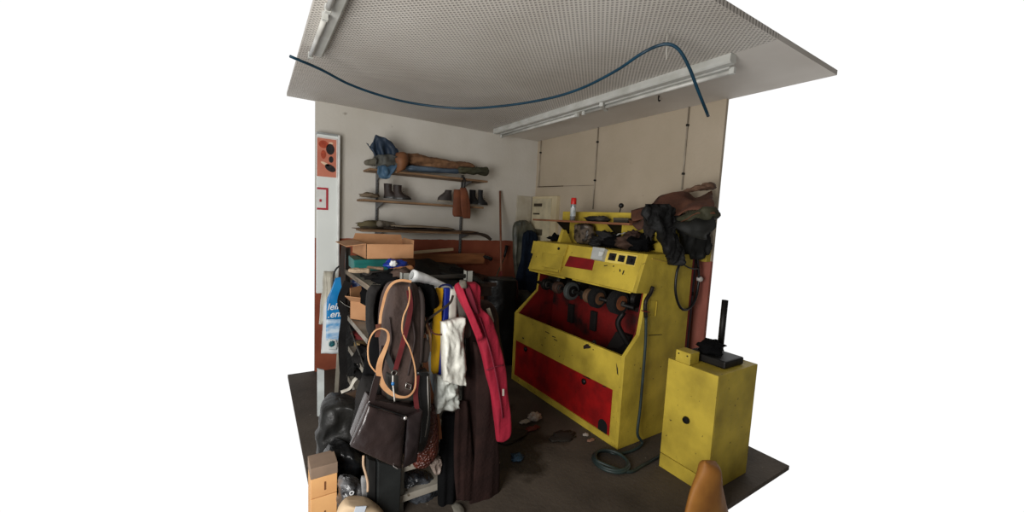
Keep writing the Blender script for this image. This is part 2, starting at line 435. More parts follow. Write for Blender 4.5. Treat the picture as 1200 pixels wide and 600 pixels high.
# boards lower down
zz = at(530,309,1,4.0).z
pl = MB().box((at(462,300,1,3.98).x, 3.96, zz), (at(567,300,1,3.98).x, 4.0, at(530,297,1,3.98).z))
make('wooden_plank', pl, M('plank_red_brown', (150,96,58), .6, (116,70,40), scale=3, stretch=(1.5,14,14)), bevel=.003, label='reddish brown plank on edge against the painted wall band', cat='plank')
make('wooden_plank', MB().bar(at(484,296,1,3.93), at(531,292,1,3.93), .02, .03), M('plank_pale', (190,168,138), .6, (168,144,112)), bevel=.002, label='pale thin plank lying above the reddish brown plank', cat='plank')

# hides on top shelf
def roll(p, q, r0, r1, mat, name, lab, cat, seed=0, sq=.75, amp=.10, grp=None, n=22, bend=0):
    n = 36
    p, q = V(p), V(q); d = (q-p).normalized(); a = d.cross(V((0,0,1))).normalized(); b = a.cross(d); rings = []
    for i in range(37):
        t = i/36; r = r0+(r1-r0)*t; r *= .35+.65*min(1, math.sqrt(min(t, 1-t)/.07+.02))
        c = p+(q-p)*t + b*bend*math.sin(PI*t)
        ring = []
        for k in range(n):
            th = 2*PI*k/n
            rr = r*(1+amp*.9*noise.noise(V((math.cos(th)*7+seed, math.sin(th)*7, t*30)))+amp*3*noise.noise(V((math.cos(th)*1.3+seed, math.sin(th)*1.3, t*5)))+amp*noise.noise(V((math.cos(th)*4+seed, math.sin(th)*4, t*12))))
            ring.append(c + a*math.cos(th)*rr + b*math.sin(th)*rr*sq)
        rings.append(ring)
    return make(name, MB().rings(rings), mat, smooth=True, label=lab, cat=cat, group=grp)
Y0 = 4.03
roll(at(466,186,1,Y0), at(556,196,1,Y0)-V((0,0,.005)), .085, .06, tan_hide, 'leather_roll', 'tan leather roll, uppermost on the top wall shelf', 'leather roll', 3, .75, .14)
roll(at(476,197,1,Y0-.04), at(540,201,1,Y0-.04), .05, .04, dusty_blue, 'leather_roll', 'grey blue leather roll under the tan one on the top wall shelf', 'leather roll', 8, .6, .1)
roll(at(536,199,1,Y0-.06), at(572,201,1,Y0-.06), .05, .055, olive_hide, 'leather_roll', 'dark olive leather roll at the right end of the top wall shelf', 'leather roll', 5, .75, .12)
roll(at(427,191,1,Y0), at(466,187,1,Y0), .035, .05, M('grey_green_hide', (104,98,84), .8, (72,70,60)), 'leather_roll', 'faded grey roll sticking out left of the blue hide', 'leather roll', 12, .8, .12)
# fan shaped blue hide: upper and lower flaps pinched at the middle
Q = lambda x, y, d=0: at(x, y, 1, 3.885+d)
hd = MB().patch([[Q(430,167,.0), Q(434,172,.02), Q(440.5,159,-.02), Q(446,160,.0), Q(452,162,-.03), Q(459,167,.0), Q(466,175,-.02)],
          [Q(434,174,.02), Q(438,176,-.01), Q(441,172,.03), Q(447,171,-.02), Q(453,172,.02), Q(460,176,-.02), Q(468,181,.02)],
          [Q(439,183,.03), Q(441,184,-.02), Q(444,184,.03), Q(449,183,-.02), Q(454,184,.03), Q(461,185,-.02), Q(470,187,.03)]], .005, .012, 18, 2)
bh = make('blue_hide', hd, M('hide_navy', (40,56,74), .6, (24,36,52), scale=6, bump=.3, bscale=30), smooth=True, label='crumpled dark blue hide fanned out at the left of the top shelf', cat='hide')
make('grey_middle', MB().patch([[Q(437,184,-.02), Q(444,182,-.05), Q(453,181,-.02), Q(462,182,-.05), Q(471,186,-.01)],
          [Q(438,189,-.05), Q(445,188,-.02), Q(453,189,-.06), Q(462,188,-.02), Q(470,190,-.03)],
          [Q(441,195,-.02), Q(447,194,-.05), Q(454,195,-.02), Q(461,193,-.05), Q(467,193,-.02)]], .005, .02, 20, 9), M('hide_grey', (88,88,82), .75, (56,58,58), scale=9, bump=.3), bh, smooth=True)
make('lower_flap', MB().patch([[Q(442,192,.0), Q(447,192,-.03), Q(453,192,.01), Q(459,192,-.03), Q(466,190,.0)],
          [Q(443,201,-.02), Q(448,201,.01), Q(453,201,-.03), Q(459,199,.0), Q(465,195,-.02)],
          [Q(444,208,.0), Q(448,209,-.02), Q(453,210,.01), Q(457,207,-.02), Q(461,202,.0)]], .005, .010, 18, 4), M('hide_steel_blue', (70,100,124), .6, (46,72,96), scale=6, bump=.3), bh, smooth=True)
make('brown_hide', MB().patch([[at(462,180,1,3.88), at(470,178,1,3.86), at(478,180,1,3.88)], [at(464,190,1,3.87), at(471,191,1,3.84), at(480,190,1,3.87)], [at(466,203,1,3.9), at(470,200,1,3.86), at(474,197,1,3.89)]], .006, .012, 12, 5),
     M('hide_copper', (128,84,52), .65, (96,58,36)), smooth=True, label='small copper brown hide folded over the shelf next to the blue one', cat='hide')

# ------------------------------------------------------------------ shoes
def shoe(c, ang, L_, h, mat, boot=True, seed=0, lab='', grp=None, sole=None, name='boot'):
    """a boot or shoe: lofted along its length; c = heel centre on the shelf"""
    c = V(c); f = V((math.cos(ang), math.sin(ang), 0)); s_ = V((-f.y, f.x, 0))
    t = thing(name, c, lab, 'boot' if boot else 'shoe', grp)
    rings = []
    # horizontal slices upward: (z, back, front, halfwidth)
    if boot: sl = [(.02,-.01,1,.5),(.05,-.02,1,.52),(.12,-.02,.97,.5),(.2,-.01,.86,.46),(.28,0,.7,.42),(.38,0,.55,.38),(.55,-.01,.46,.36),(.75,-.02,.45,.38),(.95,-.03,.46,.42),(1.0,-.03,.46,.42)]
    else: sl = [(.04,-.01,1,.5),(.12,-.02,1,.52),(.3,-.02,.97,.5),(.48,-.01,.84,.46),(.62,0,.66,.42),(.76,.02,.55,.38),(.9,.01,.5,.36),(1.0,-.01,.46,.35)]
    W = L_*.38
    for z, b0, f0, hw in sl:
        ring = []
        for k in range(20):
            th = 2*PI*k/20; cx = (b0+f0)/2; hx = (f0-b0)/2
            u = cx+hx*math.cos(th); taper = 1-.25*max(0, -math.cos(th))
            wob = 1+.10*noise.noise(V((u*5+seed, math.sin(th)*2, z*5)))
            ring.append(c + f*(u*L_) + s_*(math.sin(th)*hw*W*taper*wob) + V((0,0,z*h+.008)))
        rings.append(ring)
    lo = rings[-1]; cc = sum(lo, V())/20
    rings.append([cc+(p-cc)*.8 for p in lo]); rings.append([cc+(p-cc)*.7-V((0,0,h*.35)) for p in lo])
    make('upper', MB().rings(rings), mat, t, smooth=True)
    so = []
    for z in (0, .014):
        so.append([c + f*((.5+.52*math.cos(2*PI*k/20))*L_) + s_*(math.sin(2*PI*k/20)*.54*W*(1-.2*max(0,-math.cos(2*PI*k/20)))) + V((0,0,z)) for k in range(20)])
    make('sole', MB().rings(so), sole or blackm, t)
    lace = MB()
    for j in range(4):
        zz_ = h*(.34+.11*j) if boot else h*(.5+.08*j)
        xx = L_*(.62-.05*j) if boot else L_*(.72-.06*j)
        lace.tube([c+f*xx+s_*(-.016)+V((0,0,zz_)), c+f*(xx+.012)+V((0,0,zz_+.008)), c+f*xx+s_*.016+V((0,0,zz_+.002))], .002, 5, 3)
    make('laces', lace, M('lace', (70,58,46), .9), t)
    return t
bl = M('boot_brown_black', (44,30,24), .6, (26,19,16), bump=.2)
shoe(at(450,232,1,4.02), -.3, .16, .135, bl, True, 1, 'dark brown ankle boot, left one of the pair on the middle wall shelf', 'ankle boots')
shoe(at(461,233,1,3.98), -.25, .17, .130, bl, True, 4, 'dark brown ankle boot, right one of the pair on the middle wall shelf', 'ankle boots')
shoe(at(529,237,1,3.98), 2.9, .15, .12, M('shoe_grey', (58,50,46), .6, (36,32,30)), False, 2, 'worn low shoe left of the hanging brown pouches', None, M('pale_sole', (150,140,124), .7), 'low_shoe')
shoe(at(550,239,1,4.03), -.2, .15, .15, black_leather, True, 6, 'tall black boot directly behind the hanging brown pouches', 'black boots')
shoe(at(560,240,1,3.99), -.1, .12, .16, black_leather, True, 9, 'tall black boot at the right end of the middle shelf', 'black boots')
make('leather_offcut', MB().blob(at(433,229,1,4.0)+V((0,0,.0)), (.16,.1,.05), 4, .3), M('grey_brown_hide', (120,104,84), .8), smooth=True, label='flat greyish leather offcut at the left end of the middle shelf', cat='leather offcut')

# brown pouches hanging from top shelf
pt = thing('leather_pouch', at(541,255,1,3.85), 'rust brown leather apron hanging on a strap from the top shelf', 'leather apron')
pm = M('rust_suede', (112,62,36), .8, (84,44,28), bump=.2)
make('panel', MB().loft([(222,532,541),(230,531.5,541.5),(240,531,541.5),(250,530.5,542),(254,532,543)], 1, 3.86, .012, folds=.008, seed=3, n=28), pm, pt, smooth=True)
make('panel', MB().loft([(220,539,546),(228,539.5,549),(240,540,551),(250,541,551.5),(256,543,551)], 1, 3.84, .012, folds=.008, seed=6, n=28), pm, pt, smooth=True)
make('strap', MB().ribbon([at(541,222,1,3.85), at(542,214,1,3.87), at(544,208,1,3.898), at(545,214,1,3.87), at(544,224,1,3.85)], .012, .003), black_leather, pt)

# leather sheets on the lowest shelf
def sheet(pts_rows, mat, lab, cat='leather sheet', seed=0, amp=.008, th=.005, name='leather_sheet', grp=None, fr=7, edge=.02, nu=4, nv=4):
    return make(name, MB().patch(pts_rows, th, amp, fr, seed, nu, nv, edge), mat, smooth=True, label=lab, cat=cat, group=grp)
def srow(xs, y, z): return [V((x, y, zz_)) for x, zz_ in zip(xs, z if isinstance(z, (list, tuple)) else [z]*len(xs))]
xa = at(422,268,1,YF).x; xb = at(560,274,1,YF).x
xs = [xa-.03+(xb-xa+.02)*i/4 for i in range(5)]
sheet([srow(xs, 4.12, zc+.008), srow(xs, 4.0, zc+.008), srow(xs, 3.88, zc+.006)], M('sheet_brown', (112,82,56), .7, (76,56,40)), 'long brown leather sheet lying flat across the lowest shelf', seed=3, amp=.003, fr=4)
sheet([srow([x+.05 for x in xs[:4]], 4.1, zc+.025), srow([x+.05 for x in xs[:4]], 4.0, zc+.027), srow([x+.05 for x in xs[:4]], 3.87, zc+.022)], M('sheet_dark', (62,46,34), .7, (40,32,26)), 'dark brown leather sheet on top of the long brown one', seed=9, amp=.005, fr=5)
sheet([srow(xs[1:4], 4.1, [zc+.045, zc+.05, zc+.04]), srow(xs[1:4], 3.98, zc+.045), srow(xs[1:4], 3.86, [zc+.042, zc+.038, zc+.034])], M('sheet_pale', (168,150,124), .7, (130,112,90)), 'pale beige leather sheet in the middle of the lowest shelf', seed=5, amp=.005, fr=5)
sheet([[at(540,271,1,3.95), at(552,272,1,3.93), at(562,272.5,1,3.9), at(570,275,1,3.86), at(577,280,1,3.82)],
       [at(540,274,1,3.87), at(552,275,1,3.86), at(561,275.5,1,3.84), at(568,278,1,3.82), at(576,282,1,3.8)]], M('sheet_dark', (62,46,34)), 'dark curled leather strip hanging off the right end of the lowest shelf', seed=7, amp=.003)
make('leather_bundle', MB().blob(at(433,264,1,4.0), (.26,.14,.09), 3, .25), M('olive_bundle', (96,86,58), .8, (66,60,42)), smooth=True, label='olive folded leather bundle at the left end of the lowest shelf', cat='leather bundle')
roll(at(443,262,1,3.9), at(462,264,1,4.0), .038, .03, M('grey_roll', (116,108,96), .7, (80,74,66)), 'leather_roll', 'short grey roll standing out above the lowest shelf', 'leather roll', 4, .9, .08)

# ------------------------------------------------------------------ display board at the left end of the back wall
pb = thing('display_board', (.59, 4.13, .8), 'tall white display board with a shoe poster at the left edge', 'display board')
bx0, bx1 = .485, at(396,160,1,4.12).x
zt = at(390,159,1,4.12).z
board_white = M('board_white', (232,236,232), .35, (224,228,224), scale=2, spec=.5)
make('panel', MB().box((bx0, 4.12, .8), (bx1, 4.165, zt)), board_white, pb, bevel=.003)
make('edge_profile', MB().box((bx1, 4.105, .8), (bx1+.018, 4.18, zt+.01)), M('alu_white', (244,244,240), .3, metal=.1), pb, bevel=.003)
make('edge_profile', MB().box((bx0-.004, 4.105, zt), (bx1, 4.18, zt+.016)), M('alu_grey', (170,172,170), .4, metal=.1), pb, bevel=.003)
pz1, pz0 = at(385,163,1,4.12).z, at(385,207.5,1,4.12).z; px1 = at(394,185,1,4.12).x
po = make('poster', MB().box((bx0, 4.116, pz0), (px1, 4.12, pz1)), M('poster_orange', (206,128,104), .4, (186,108,86), scale=5), pb)
make('border', MB().box((bx0,4.115,pz1), (px1+.01,4.119,pz1+.012)).box((px1,4.115,pz0), (px1+.01,4.119,pz1)), M('poster_border', (236,226,220), .4), po)
def oval(mb, px, py, rx, rz, rot=0):
    c = at(px, py, 1, 4.1145); mb.rings([[c + V((rx*math.cos(a)*math.cos(rot)-rz*math.sin(a)*math.sin(rot), dy, rx*math.cos(a)*math.sin(rot)+rz*math.sin(a)*math.cos(rot))) for a in [2*PI*k/16 for k in range(16)]] for dy in (.001, -.0015)])
    return mb
make('printed_dark_shoes', oval(oval(oval(MB(), 387, 175, .036, .05), 387, 197, .05, .03, -.5), 388, 187, .02, .03), M('print_black', (52,46,48), .35, (30,26,28), scale=30), po)
make('printed_red_shoe', oval(oval(MB(), 379, 169, .04, .035), 379, 181, .022, .04), M('print_red', (184,82,56), .35, (150,60,40), scale=25), po)
make('printed_pale_soles', oval(oval(MB(), 388, 168, .018, .010), 381, 192, .04, .012, -.4), M('print_pale', (240,206,176), .35), po)
# red framed notice
sz1, sz0 = at(380,220,1,4.12).z, at(380,246,1,4.12).z; sx = at(384.5,230,1,4.12).x
nt_ = make('notice', MB().box((bx0,4.117,sz0), (sx,4.12,sz1)), M('notice_white', (236,236,232), .5), pb)
make('notice_frame', MB().box((bx0,4.114,sz1-.018),(sx,4.118,sz1)).box((bx0,4.114,sz0),(sx,4.118,sz0+.018)).box((sx-.018,4.114,sz0+.018),(sx,4.118,sz1-.018)), M('notice_red', (190,48,62), .4), nt_)
c_ = at(375.8,235,1,4.112); make('notice_mark', MB().box(c_+V((-.01,0,-.012)), c_+V((.008,.003,.012))), M('notice_red', (190,48,62)), nt_)

# ------------------------------------------------------------------ corner: fuse box, hatch, garments, broom, bins
fb = thing('fuse_box', (3.0, 3.98, at(636,290,0,3.0).z), 'cream painted fuse box on the right wall beside the corner', 'fuse box')
fy0, fy1 = at(652,240,0,3.0).y, 4.19; fz0, fz1 = at(636,296,0,3.0).z, at(636,230,0,3.0).z
cream = M('cream_paint', (206,192,158), .6, (190,174,138), scale=4)
make('case', MB().box((3.0, fy0, fz0), (3.05, fy1, fz1)), cream, fb, bevel=.004)
make('door', MB().box((2.992, fy0+.09, fz0+.02), (3.0, fy1-.02, fz1-.03)), M('cream_door', (212,200,168), .55), fb, bevel=.003)
def fw_(px0, py0, px1, py1, mat, nm):
    a, b = at(px0, py0, 0, 2.99), at(px1, py1, 0, 2.99)
    make(nm, MB().box((2.986, a.y, a.z), (2.992, b.y, b.z)), mat, fb, bevel=.001)
fw_(626,238.5,635,242, M('slot_dark', (60,50,36), .4), 'meter_window'); fw_(625,249.5,632,251.5, M('slot_dark', (60,50,36)), 'meter_window'); fw_(625,268,635,276, M('slot_grey', (96,88,70), .4), 'switch_panel')
make('wall_hatch', MB().box((at(606,240,1,4.18).x, 4.18, at(612,290,1,4.18).z), (2.985, 4.2, at(612,229.5,1,4.18).z)), M('hatch_paint', (190,184,168), .7, (170,160,140)), bevel=.003,
     label='painted hatch panel in the back wall beside the fuse box', cat='wall hatch')

make('raincoat', MB().loft([(258,608,616),(262,603,622),(272,601,627),(290,601,629),(310,602,628),(335,605,626),(348,606,622)], 1, 4.08, .05, folds=.03, seed=11, fk=22), M('raincoat_grey', (100,98,84), .45, (60,62,54), scale=8, bump=.4, bscale=20),
     smooth=True, label='grey translucent raincoat hanging in the room corner', cat='raincoat')
make('overalls', MB().loft([(270,618,624),(276,613,629),(290,611,631),(320,607,631),(345,604,630),(360,606,628)], 1, 3.92, .05, folds=.035, seed=14, fk=22), navy,
     smooth=True, label='navy blue overalls hanging in front of the grey raincoat', cat='overalls')
br = thing('broom', at(588,340,1,3.72), 'broom with a brown wooden handle leaning against the back wall', 'broom')
make('handle', MB().tube([at(586,224,1,4.16), at(587.5,333,1,3.76)], .013, 12), M('handle_wood', (128,84,62), .5, (100,60,44)), br, smooth=True)
make('handle_socket', MB().tube([at(587.3,318,1,3.80), at(587.6,338,1,3.74)], .016, 12), M('socket_red', (120,48,46), .5), br, smooth=True)
hb = at(588,341,1,3.72)
make('brush_head', MB().obox(hb, (.13,.05,.03), (0,0,.2)), M('brush_white', (176,170,158), .6), br, bevel=.008)
make('bristles', MB().obox(hb-V((0,0,.04)), (.12,.04,.06), (0,0,.2)), M('bristle_dark', (40,38,34), .9, bump=.5, bscale=90), br)
gb = thing('thin_rod', at(575,350,1,3.75), 'thin green rod with a black handle leaning beside the broom', 'rod')
make('shaft', MB().tube([at(592,300,1,4.1), at(584,318,1,3.95), at(575,342,1,3.78)], .007, 8), M('rod_green', (72,82,64), .6), gb, smooth=True)
make('grip', MB().tube([at(594,288,1,4.12), at(591,301,1,4.09)], lambda t: .022-.008*t, 10), blackm, gb, smooth=True)
for i, (rows, y, lab) in enumerate([
    ([(324,572,600),(330,569,604),(350,568,606),(380,570,606),(410,574,606),(432,578,604)], 3.62, 'full black bin bag standing below the broom head'),
    ([(340,592,618),(350,588,624),(370,588,624),(400,590,622),(430,596,618)], 3.75, 'dark green sack slumped behind the yellow machine')]):
    make('bin_bag' if i == 0 else 'dark_sack', MB().loft(rows, 1, y, .13, folds=.03, seed=21+i*5, fk=10), [M('bin_bag_black', (20,20,20), .35, (12,12,12), bump=.4, bscale=16), M('sack_green', (44,44,34), .8, (30,30,24), bump=.3)][i], smooth=True, label=lab, cat='sack')

# workbench with black hides behind the clothes
wb = thing('workbench', (1.75, 3.85, 0), 'dark low workbench against the painted wall under a heap of black hides', 'workbench')
WZ = .93
dkw = M('bench_wood', (66,46,34), .7, (42,30,24))
make('bench_top', MB().box((1.28,3.5,WZ-.04),(2.25,4.17,WZ)), dkw, wb, bevel=.004)
for x in (1.32, 2.16):
    for y in (3.54, 4.1): make('leg', MB().box((x,y,0),(x+.05,y+.05,WZ-.04)), dkw, wb)
make('apron_board', MB().box((1.32,3.53,WZ-.14),(2.2,3.55,WZ-.04)), dkw, wb)
def bp(px, py, y, dz=0): return at(px, py, 1, y)+V((0,0,dz))
sheet([[bp(484,302,4.1), bp(505,306,4.1), bp(530,312,4.1), bp(556,318,4.1)], [bp(486,306,3.8), bp(508,308,3.8), bp(535,318,3.8), bp(560,326,3.8)], [bp(485,318,3.5), bp(508,322,3.46), bp(532,331,3.44), bp(560,336,3.42)],
       [bp(487,335,3.44), bp(510,338,3.42), bp(533,345,3.41), bp(556,350,3.40)]], black_leather, 'black leather hide spread over the workbench', 'hide', 4, .02, .006, 'black_hide')
sheet([[bp(500,305,3.95), bp(525,308,3.9), bp(553,322,3.85)], [bp(502,312,3.7), bp(530,317,3.66), bp(560,325,3.6)], [bp(520,322,3.5), bp(545,326,3.45), bp(572,332,3.4)]], M('hide_charcoal', (36,38,36), .6, (22,24,24), bump=.3), 'second black hide with a pointed end reaching past the bench', 'hide', 14, .02, .006, 'black_hide')
make('rag_bundle', MB().blob(at(531,320,1,3.72), (.26,.2,.1), 6, .3), grey_black, smooth=True, label='crumpled charcoal rag on the black hides', cat='rag')
roll(at(566,300,1,3.98), at(577,304,1,3.9), .02, .03, blackm, 'black_strap_bundle', 'black strap bundle sticking out past the reddish brown plank', 'strap', 2)

# ------------------------------------------------------------------ finishing machine
FX, YR, YL = 2.15, 1.80, 3.20
mc = thing('finishing_machine', (2.5, 2.5, 0), 'large yellow and red shoe finishing machine against the right wall', 'shoe repair machine')
prof = [(2.15,0),(2.15,.68),(2.285,.82),(2.33,1.12),(2.212,1.128),(2.305,1.40),(2.85,1.395),(2.85,0)]
make('side_panel', MB().prism(prof, 1, YR, YR+.03), yellow, mc, bevel=.003)
profl = [(2.15,0),(2.15,.68),(2.40,.90),(2.42,1.12),(2.45,1.39),(2.85,1.395),(2.85,0)]
make('side_panel', MB().prism(profl, 1, YL-.03, YL), yellow, mc, bevel=.003)
fp = MB()
DY0, DY1, DZ0, DZ1 = 1.885, 3.165, .055, .41
fp.box((FX,YR+.03,DZ1),(FX+.025,YL-.03,.68)).box((FX,YR+.03,0),(FX+.025,YL-.03,DZ0)).box((FX,YR+.03,DZ0),(FX+.025,DY0,DZ1)).box((FX,DY1,DZ0),(FX+.025,YL-.03,DZ1))
make('front_panel', fp, yellow, mc, bevel=.002)
dr = make('door', MB().box((FX+.012,DY0,DZ0),(FX+.022,DY1,DZ1)), red_paint, mc)
for px, py in ((685,447),(616.5,409)):
    c = at(px, py, 0, FX+.01); make('door_knob', MB().lathe([(.020,0),(.024,.012),(.012,.02),(0,.022)], c, (-1,0,0), 16), blackm, dr, smooth=True)
a = at(706,500,0,FX+.01)
hole = [(a.y+.045*math.cos(t), a.z+.045*math.sin(t)+.01) for t in [PI*k/12 for k in range(13)]] + [(a.y-.045, a.z-.055), (a.y+.045, a.z-.055)]
make('arched_opening', MB().prism(hole, 0, FX+.009, FX+.0125), M('soot_and_hole', (10,9,9), .95), dr)  # flat black plate painted as the shade inside the hole
# trough and inside
red_in = M('sooty_red', (132,22,20), .6, (92,20,18), scale=5, wear=(34,20,18), wscale=5, wlo=.54, whi=.70, bump=.2)
soot_and_hole = M('soot_brown', (42,26,20), .9, (26,18,15), bump=.3)
make('trough', MB().poly([(FX+.025,YR+.03,.62),(FX+.18,YR+.03,.50),(FX+.18,YL-.03,.50),(FX+.025,YL-.03,.62)], (0,0,-.02)).box((FX+.18,YR+.03,.48),(2.60,YL-.03,.50)), soot_and_hole, mc)
make('rear_liner', MB().box((2.60,YR+.03,.50),(2.62,YL-.03,.90)), red_in, mc)
make('motor_plate', MB().box((2.585,YR+.036,.90),(2.62,YL-.036,1.14)), soot_and_hole, mc)
for yy in (2.0,2.3,2.62,2.9): make('motor', MB().lathe([(.05,0),(.07,.02),(.07,.16),(.05,.18)], (2.50,yy,1.02), (0,1,0), 20), dark_metal, mc, bevel=.003)
make('side_liner', MB().prism([(2.20,.66),(2.28,.83),(2.325,1.12),(2.60,1.12),(2.60,.5),(2.33,.5)], 1, YR+.03, YR+.036), red_in, mc)
make('side_liner', MB().prism([(2.17,.67),(2.40,.89),(2.42,1.12),(2.60,1.12),(2.60,.5),(2.33,.5)], 1, YL-.036, YL-.03), red_in, mc)
cz = .5
for k, (y, lab) in enumerate(((2.18, 0), (2.55, 0), (2.86, 0))):
    c_ = MB().box((2.57,y-.035,.62),(2.60,y+.035,.80)) if k else MB().prism([(2.44,.50),(2.44,.58),(2.54,.70),(2.60,.70),(2.60,.50)], 1, y-.10, y+.06)
    make('dust_chute', c_, M('chute_black', (30,24,22), .8, (18,16,15)), mc, bevel=.004)
# shaft and wheels
SXX, SZ = 2.33, at(729,357,0,2.33).z
make('shaft', MB().tube([(SXX,1.90,SZ),(SXX,3.08,SZ)], .016, 12), dark_metal, mc, smooth=True)
def wheel(px, r, w_, rim, face, nm, dz=0):
    y = at(px, 350, 0, SXX).y
    p = [(0,-.012),(.018,-.012),(.020,-.004),(r*.42,-.002),(r*.45,0),(r*.9,0),(r,.008),(r,w_-.008),(r*.9,w_),(0,w_)]
    wh = make(nm, MB().lathe(p, (SXX,y,SZ+dz), (0,1,0), 36), rim, mc, smooth=False, bevel=.002)
    make('wheel_face', MB().lathe([(.03,-.006),(r*.62,-.004),(r*.62,.002),(.03,.002)], (SXX,y,SZ+dz), (0,1,0), 28), face, wh)
    make('hub_nut', MB().lathe([(.014,-.03),(.016,-.028),(.016,-.002)], (SXX,y,SZ+dz), (0,1,0), 6), steel, wh)
    return wh
brush_black = M('brush_black', (24,22,21), .95, (14,13,13), scale=40, bump=.8, bscale=120)
wheel(729, .092, .075, brush_black, M('brush_orange', (132,74,40), .8, (96,50,28), scale=20), 'brush_wheel', .01)
wheel(703, .082, .065, brush_black, M('face_rust', (116,78,50), .7, (72,48,34), scale=20), 'brush_wheel')
wheel(693, .06, .05, M('wheel_brown', (112,84,60), .7, (80,58,42)), steel, 'sanding_wheel')
wheel(671, .08, .045, M('wheel_grey', (84,88,86), .6, (60,62,60)), dark_metal, 'grinding_wheel')
wheel(656, .055, .06, M('cutter_brown', (92,66,52), .6, (54,42,36)), steel, 'trimming_cutter')
wheel(641, .055, .05, dark_metal, steel, 'trimming_cutter')
for px in (684, 648, 716):
    y = at(px, 348, 0, SXX).y
    make('bearing_block', MB().box((SXX-.03,y-.02,SZ-.04),(2.60,y+.02,SZ+.035)), dark_metal, mc, bevel=.008)
wh_arm = MB().tube([(2.36,2.02,.93),(2.34,2.05,.84),(2.38,2.02,.74),(2.45,1.98,.62),(2.47,1.97,.52)], .022, 10, 4)
make('suction_arm', wh_arm, dark_metal, mc, smooth=True)
# hood
hood = [(2.212,1.128),(2.305,1.40),(2.62,1.40),(2.62,1.14)]
HY1 = 3.10
make('hood', MB().prism(hood, 1, YR+.031, HY1), yellow, mc, bevel=.003)
nh = V((-.272, 0, .093)).normalized(); hp0 = V((2.212, 2, 1.128))
def hp(px, py, off=0):
    d = rt*((px-600)/FPX) + up*((300-py)/FPX) + fw
    t = (hp0+nh*off-EYE).dot(nh)/d.dot(nh); return EYE+d*t
def hq(name, quad, mat, off0, off1, parent=None, bevel=0, **k):
    return make(name, MB().poly([hp(x, y, off0) for x, y in quad], nh*(off1-off0)), mat, parent or mc, bevel=bevel, **k)
cv = hq('hood_cover', [(627,283),(667,288),(657,320),(625,316),(628,299),(624,297)], yellow, .0, .022, bevel=.003)
hq('cover_flap', [(636,296),(661,300),(657,317),(634,312)], yellow, .022, .030, cv, bevel=.003)
c = hp(655,291.5,.024); make('screw_knob', MB().lathe([(.012,0),(.012,.008),(0,.010)], c, nh, 12), blackm, cv)
hq('red_panel', [(668,300),(697,304.5),(694,317),(662,312)], M('dark_red', (140,18,24), .5, (112,14,18)), .001, .008, bevel=.002)
sb = hq('switch_box', [(699,291),(713,293),(709,307),(696,305)], M('switch_grey', (188,190,186), .5, (168,170,166)), .001, .045, bevel=.004)
hq('switch_lever', [(703,295),(708,296),(706,301),(702,300)], M('lever_pale', (220,222,218), .4), .046, .055, sb)
pnl = hq('control_panel', [(712,294),(748,299.5),(744,312.5),(709,307)], M('control_yellow', (236,214,110), .5, (214,184,80)), .001, .007, bevel=.001)
dial = M('dial_black', (20,20,22), .25, (12,12,14), spec=.7)
for q in ([(715,296.5),(723,297.5),(720.5,306),(712.5,304.7)], [(726,299),(733,300),(731,307.5),(724,306.3)], [(736,299.5),(746,301),(743.2,311),(733.7,309.5)]):
    g = hq('gauge', q, dial, .007, .012, pnl)
    cx = sum(p[0] for p in q)/4; cy = sum(p[1] for p in q)/4
    cc = hp(cx, cy, .0125); r_ = .011
    make('gauge_knob', MB().lathe([(r_,0),(r_*.8,.012),(0,.013)], cc, nh, 14), dark_metal, g)
chip = M('chip_dark', (34,28,20), .8)
for q in ([(726,315),(727.5,316),(727,319),(725.8,318)], [(730.5,317),(732,317),(730,322),(729,321.5)], [(708,311),(712,310.5),(712,311.5),(708,312)], [(635,303),(636,303),(636,307),(635,307)], [(719,311),(720,311.5),(719,313),(718,312)]):
    hq('paint_chip', q, chip, .0008, .0022)
for q in ([(639,388),(644,390.5),(644,391.5),(639,389)], [(647,393.5),(651,395),(651,396),(647,394.6)], [(649,397),(653,399),(653,400),(649,398)], [(682,440),(690,443),(692,445),(683,441)], [(612,395),(614,396),(614,397.5),(612,396.5)], [(706,452),(710,453),(710,454),(706,453)], [(722,425),(724,432),(724.5,440),(723,438)]):
    make('paint_chip', MB().poly([at(x, y, 0, FX-.0008) for x, y in q], (.001,0,0)), chip, mc)
# hood hanging lip in two steps
make('lip', MB().bar((2.206,2.55,1.122),(2.206,3.06,1.122), .02, .016), yellow, mc, bevel=.002)
make('lip', MB().bar((2.209,1.84,1.126),(2.209,2.45,1.126), .014, .012), yellow, mc, bevel=.002)
# upper cabinet
make('upper_cabinet', MB().box((2.63,1.86,1.396),(2.85,3.13,1.70)), yellow, mc, bevel=.004)
shy0, shy1 = 2.10, 3.38
make('shelf_board', MB().box((2.44,shy0,1.594),(2.63,shy1,1.612)), M('machine_shelf', (150,98,66), .6, (112,70,48), scale=3, stretch=(14,1.5,14)), mc, bevel=.002)
for y in (2.35, 3.02): make('shelf_bracket', MB().prism([(2.63,1.594),(2.47,1.594),(2.62,1.48),(2.63,1.48)], 1, y-.01, y+.01), dark_metal, mc)
yb = at(660,285,0,2.45).y
make('gusset', MB().prism([(2.40,1.40),(2.44,1.52),(2.47,1.52),(2.55,1.40)], 1, yb-.01, yb+.03), yellow, mc, bevel=.003)
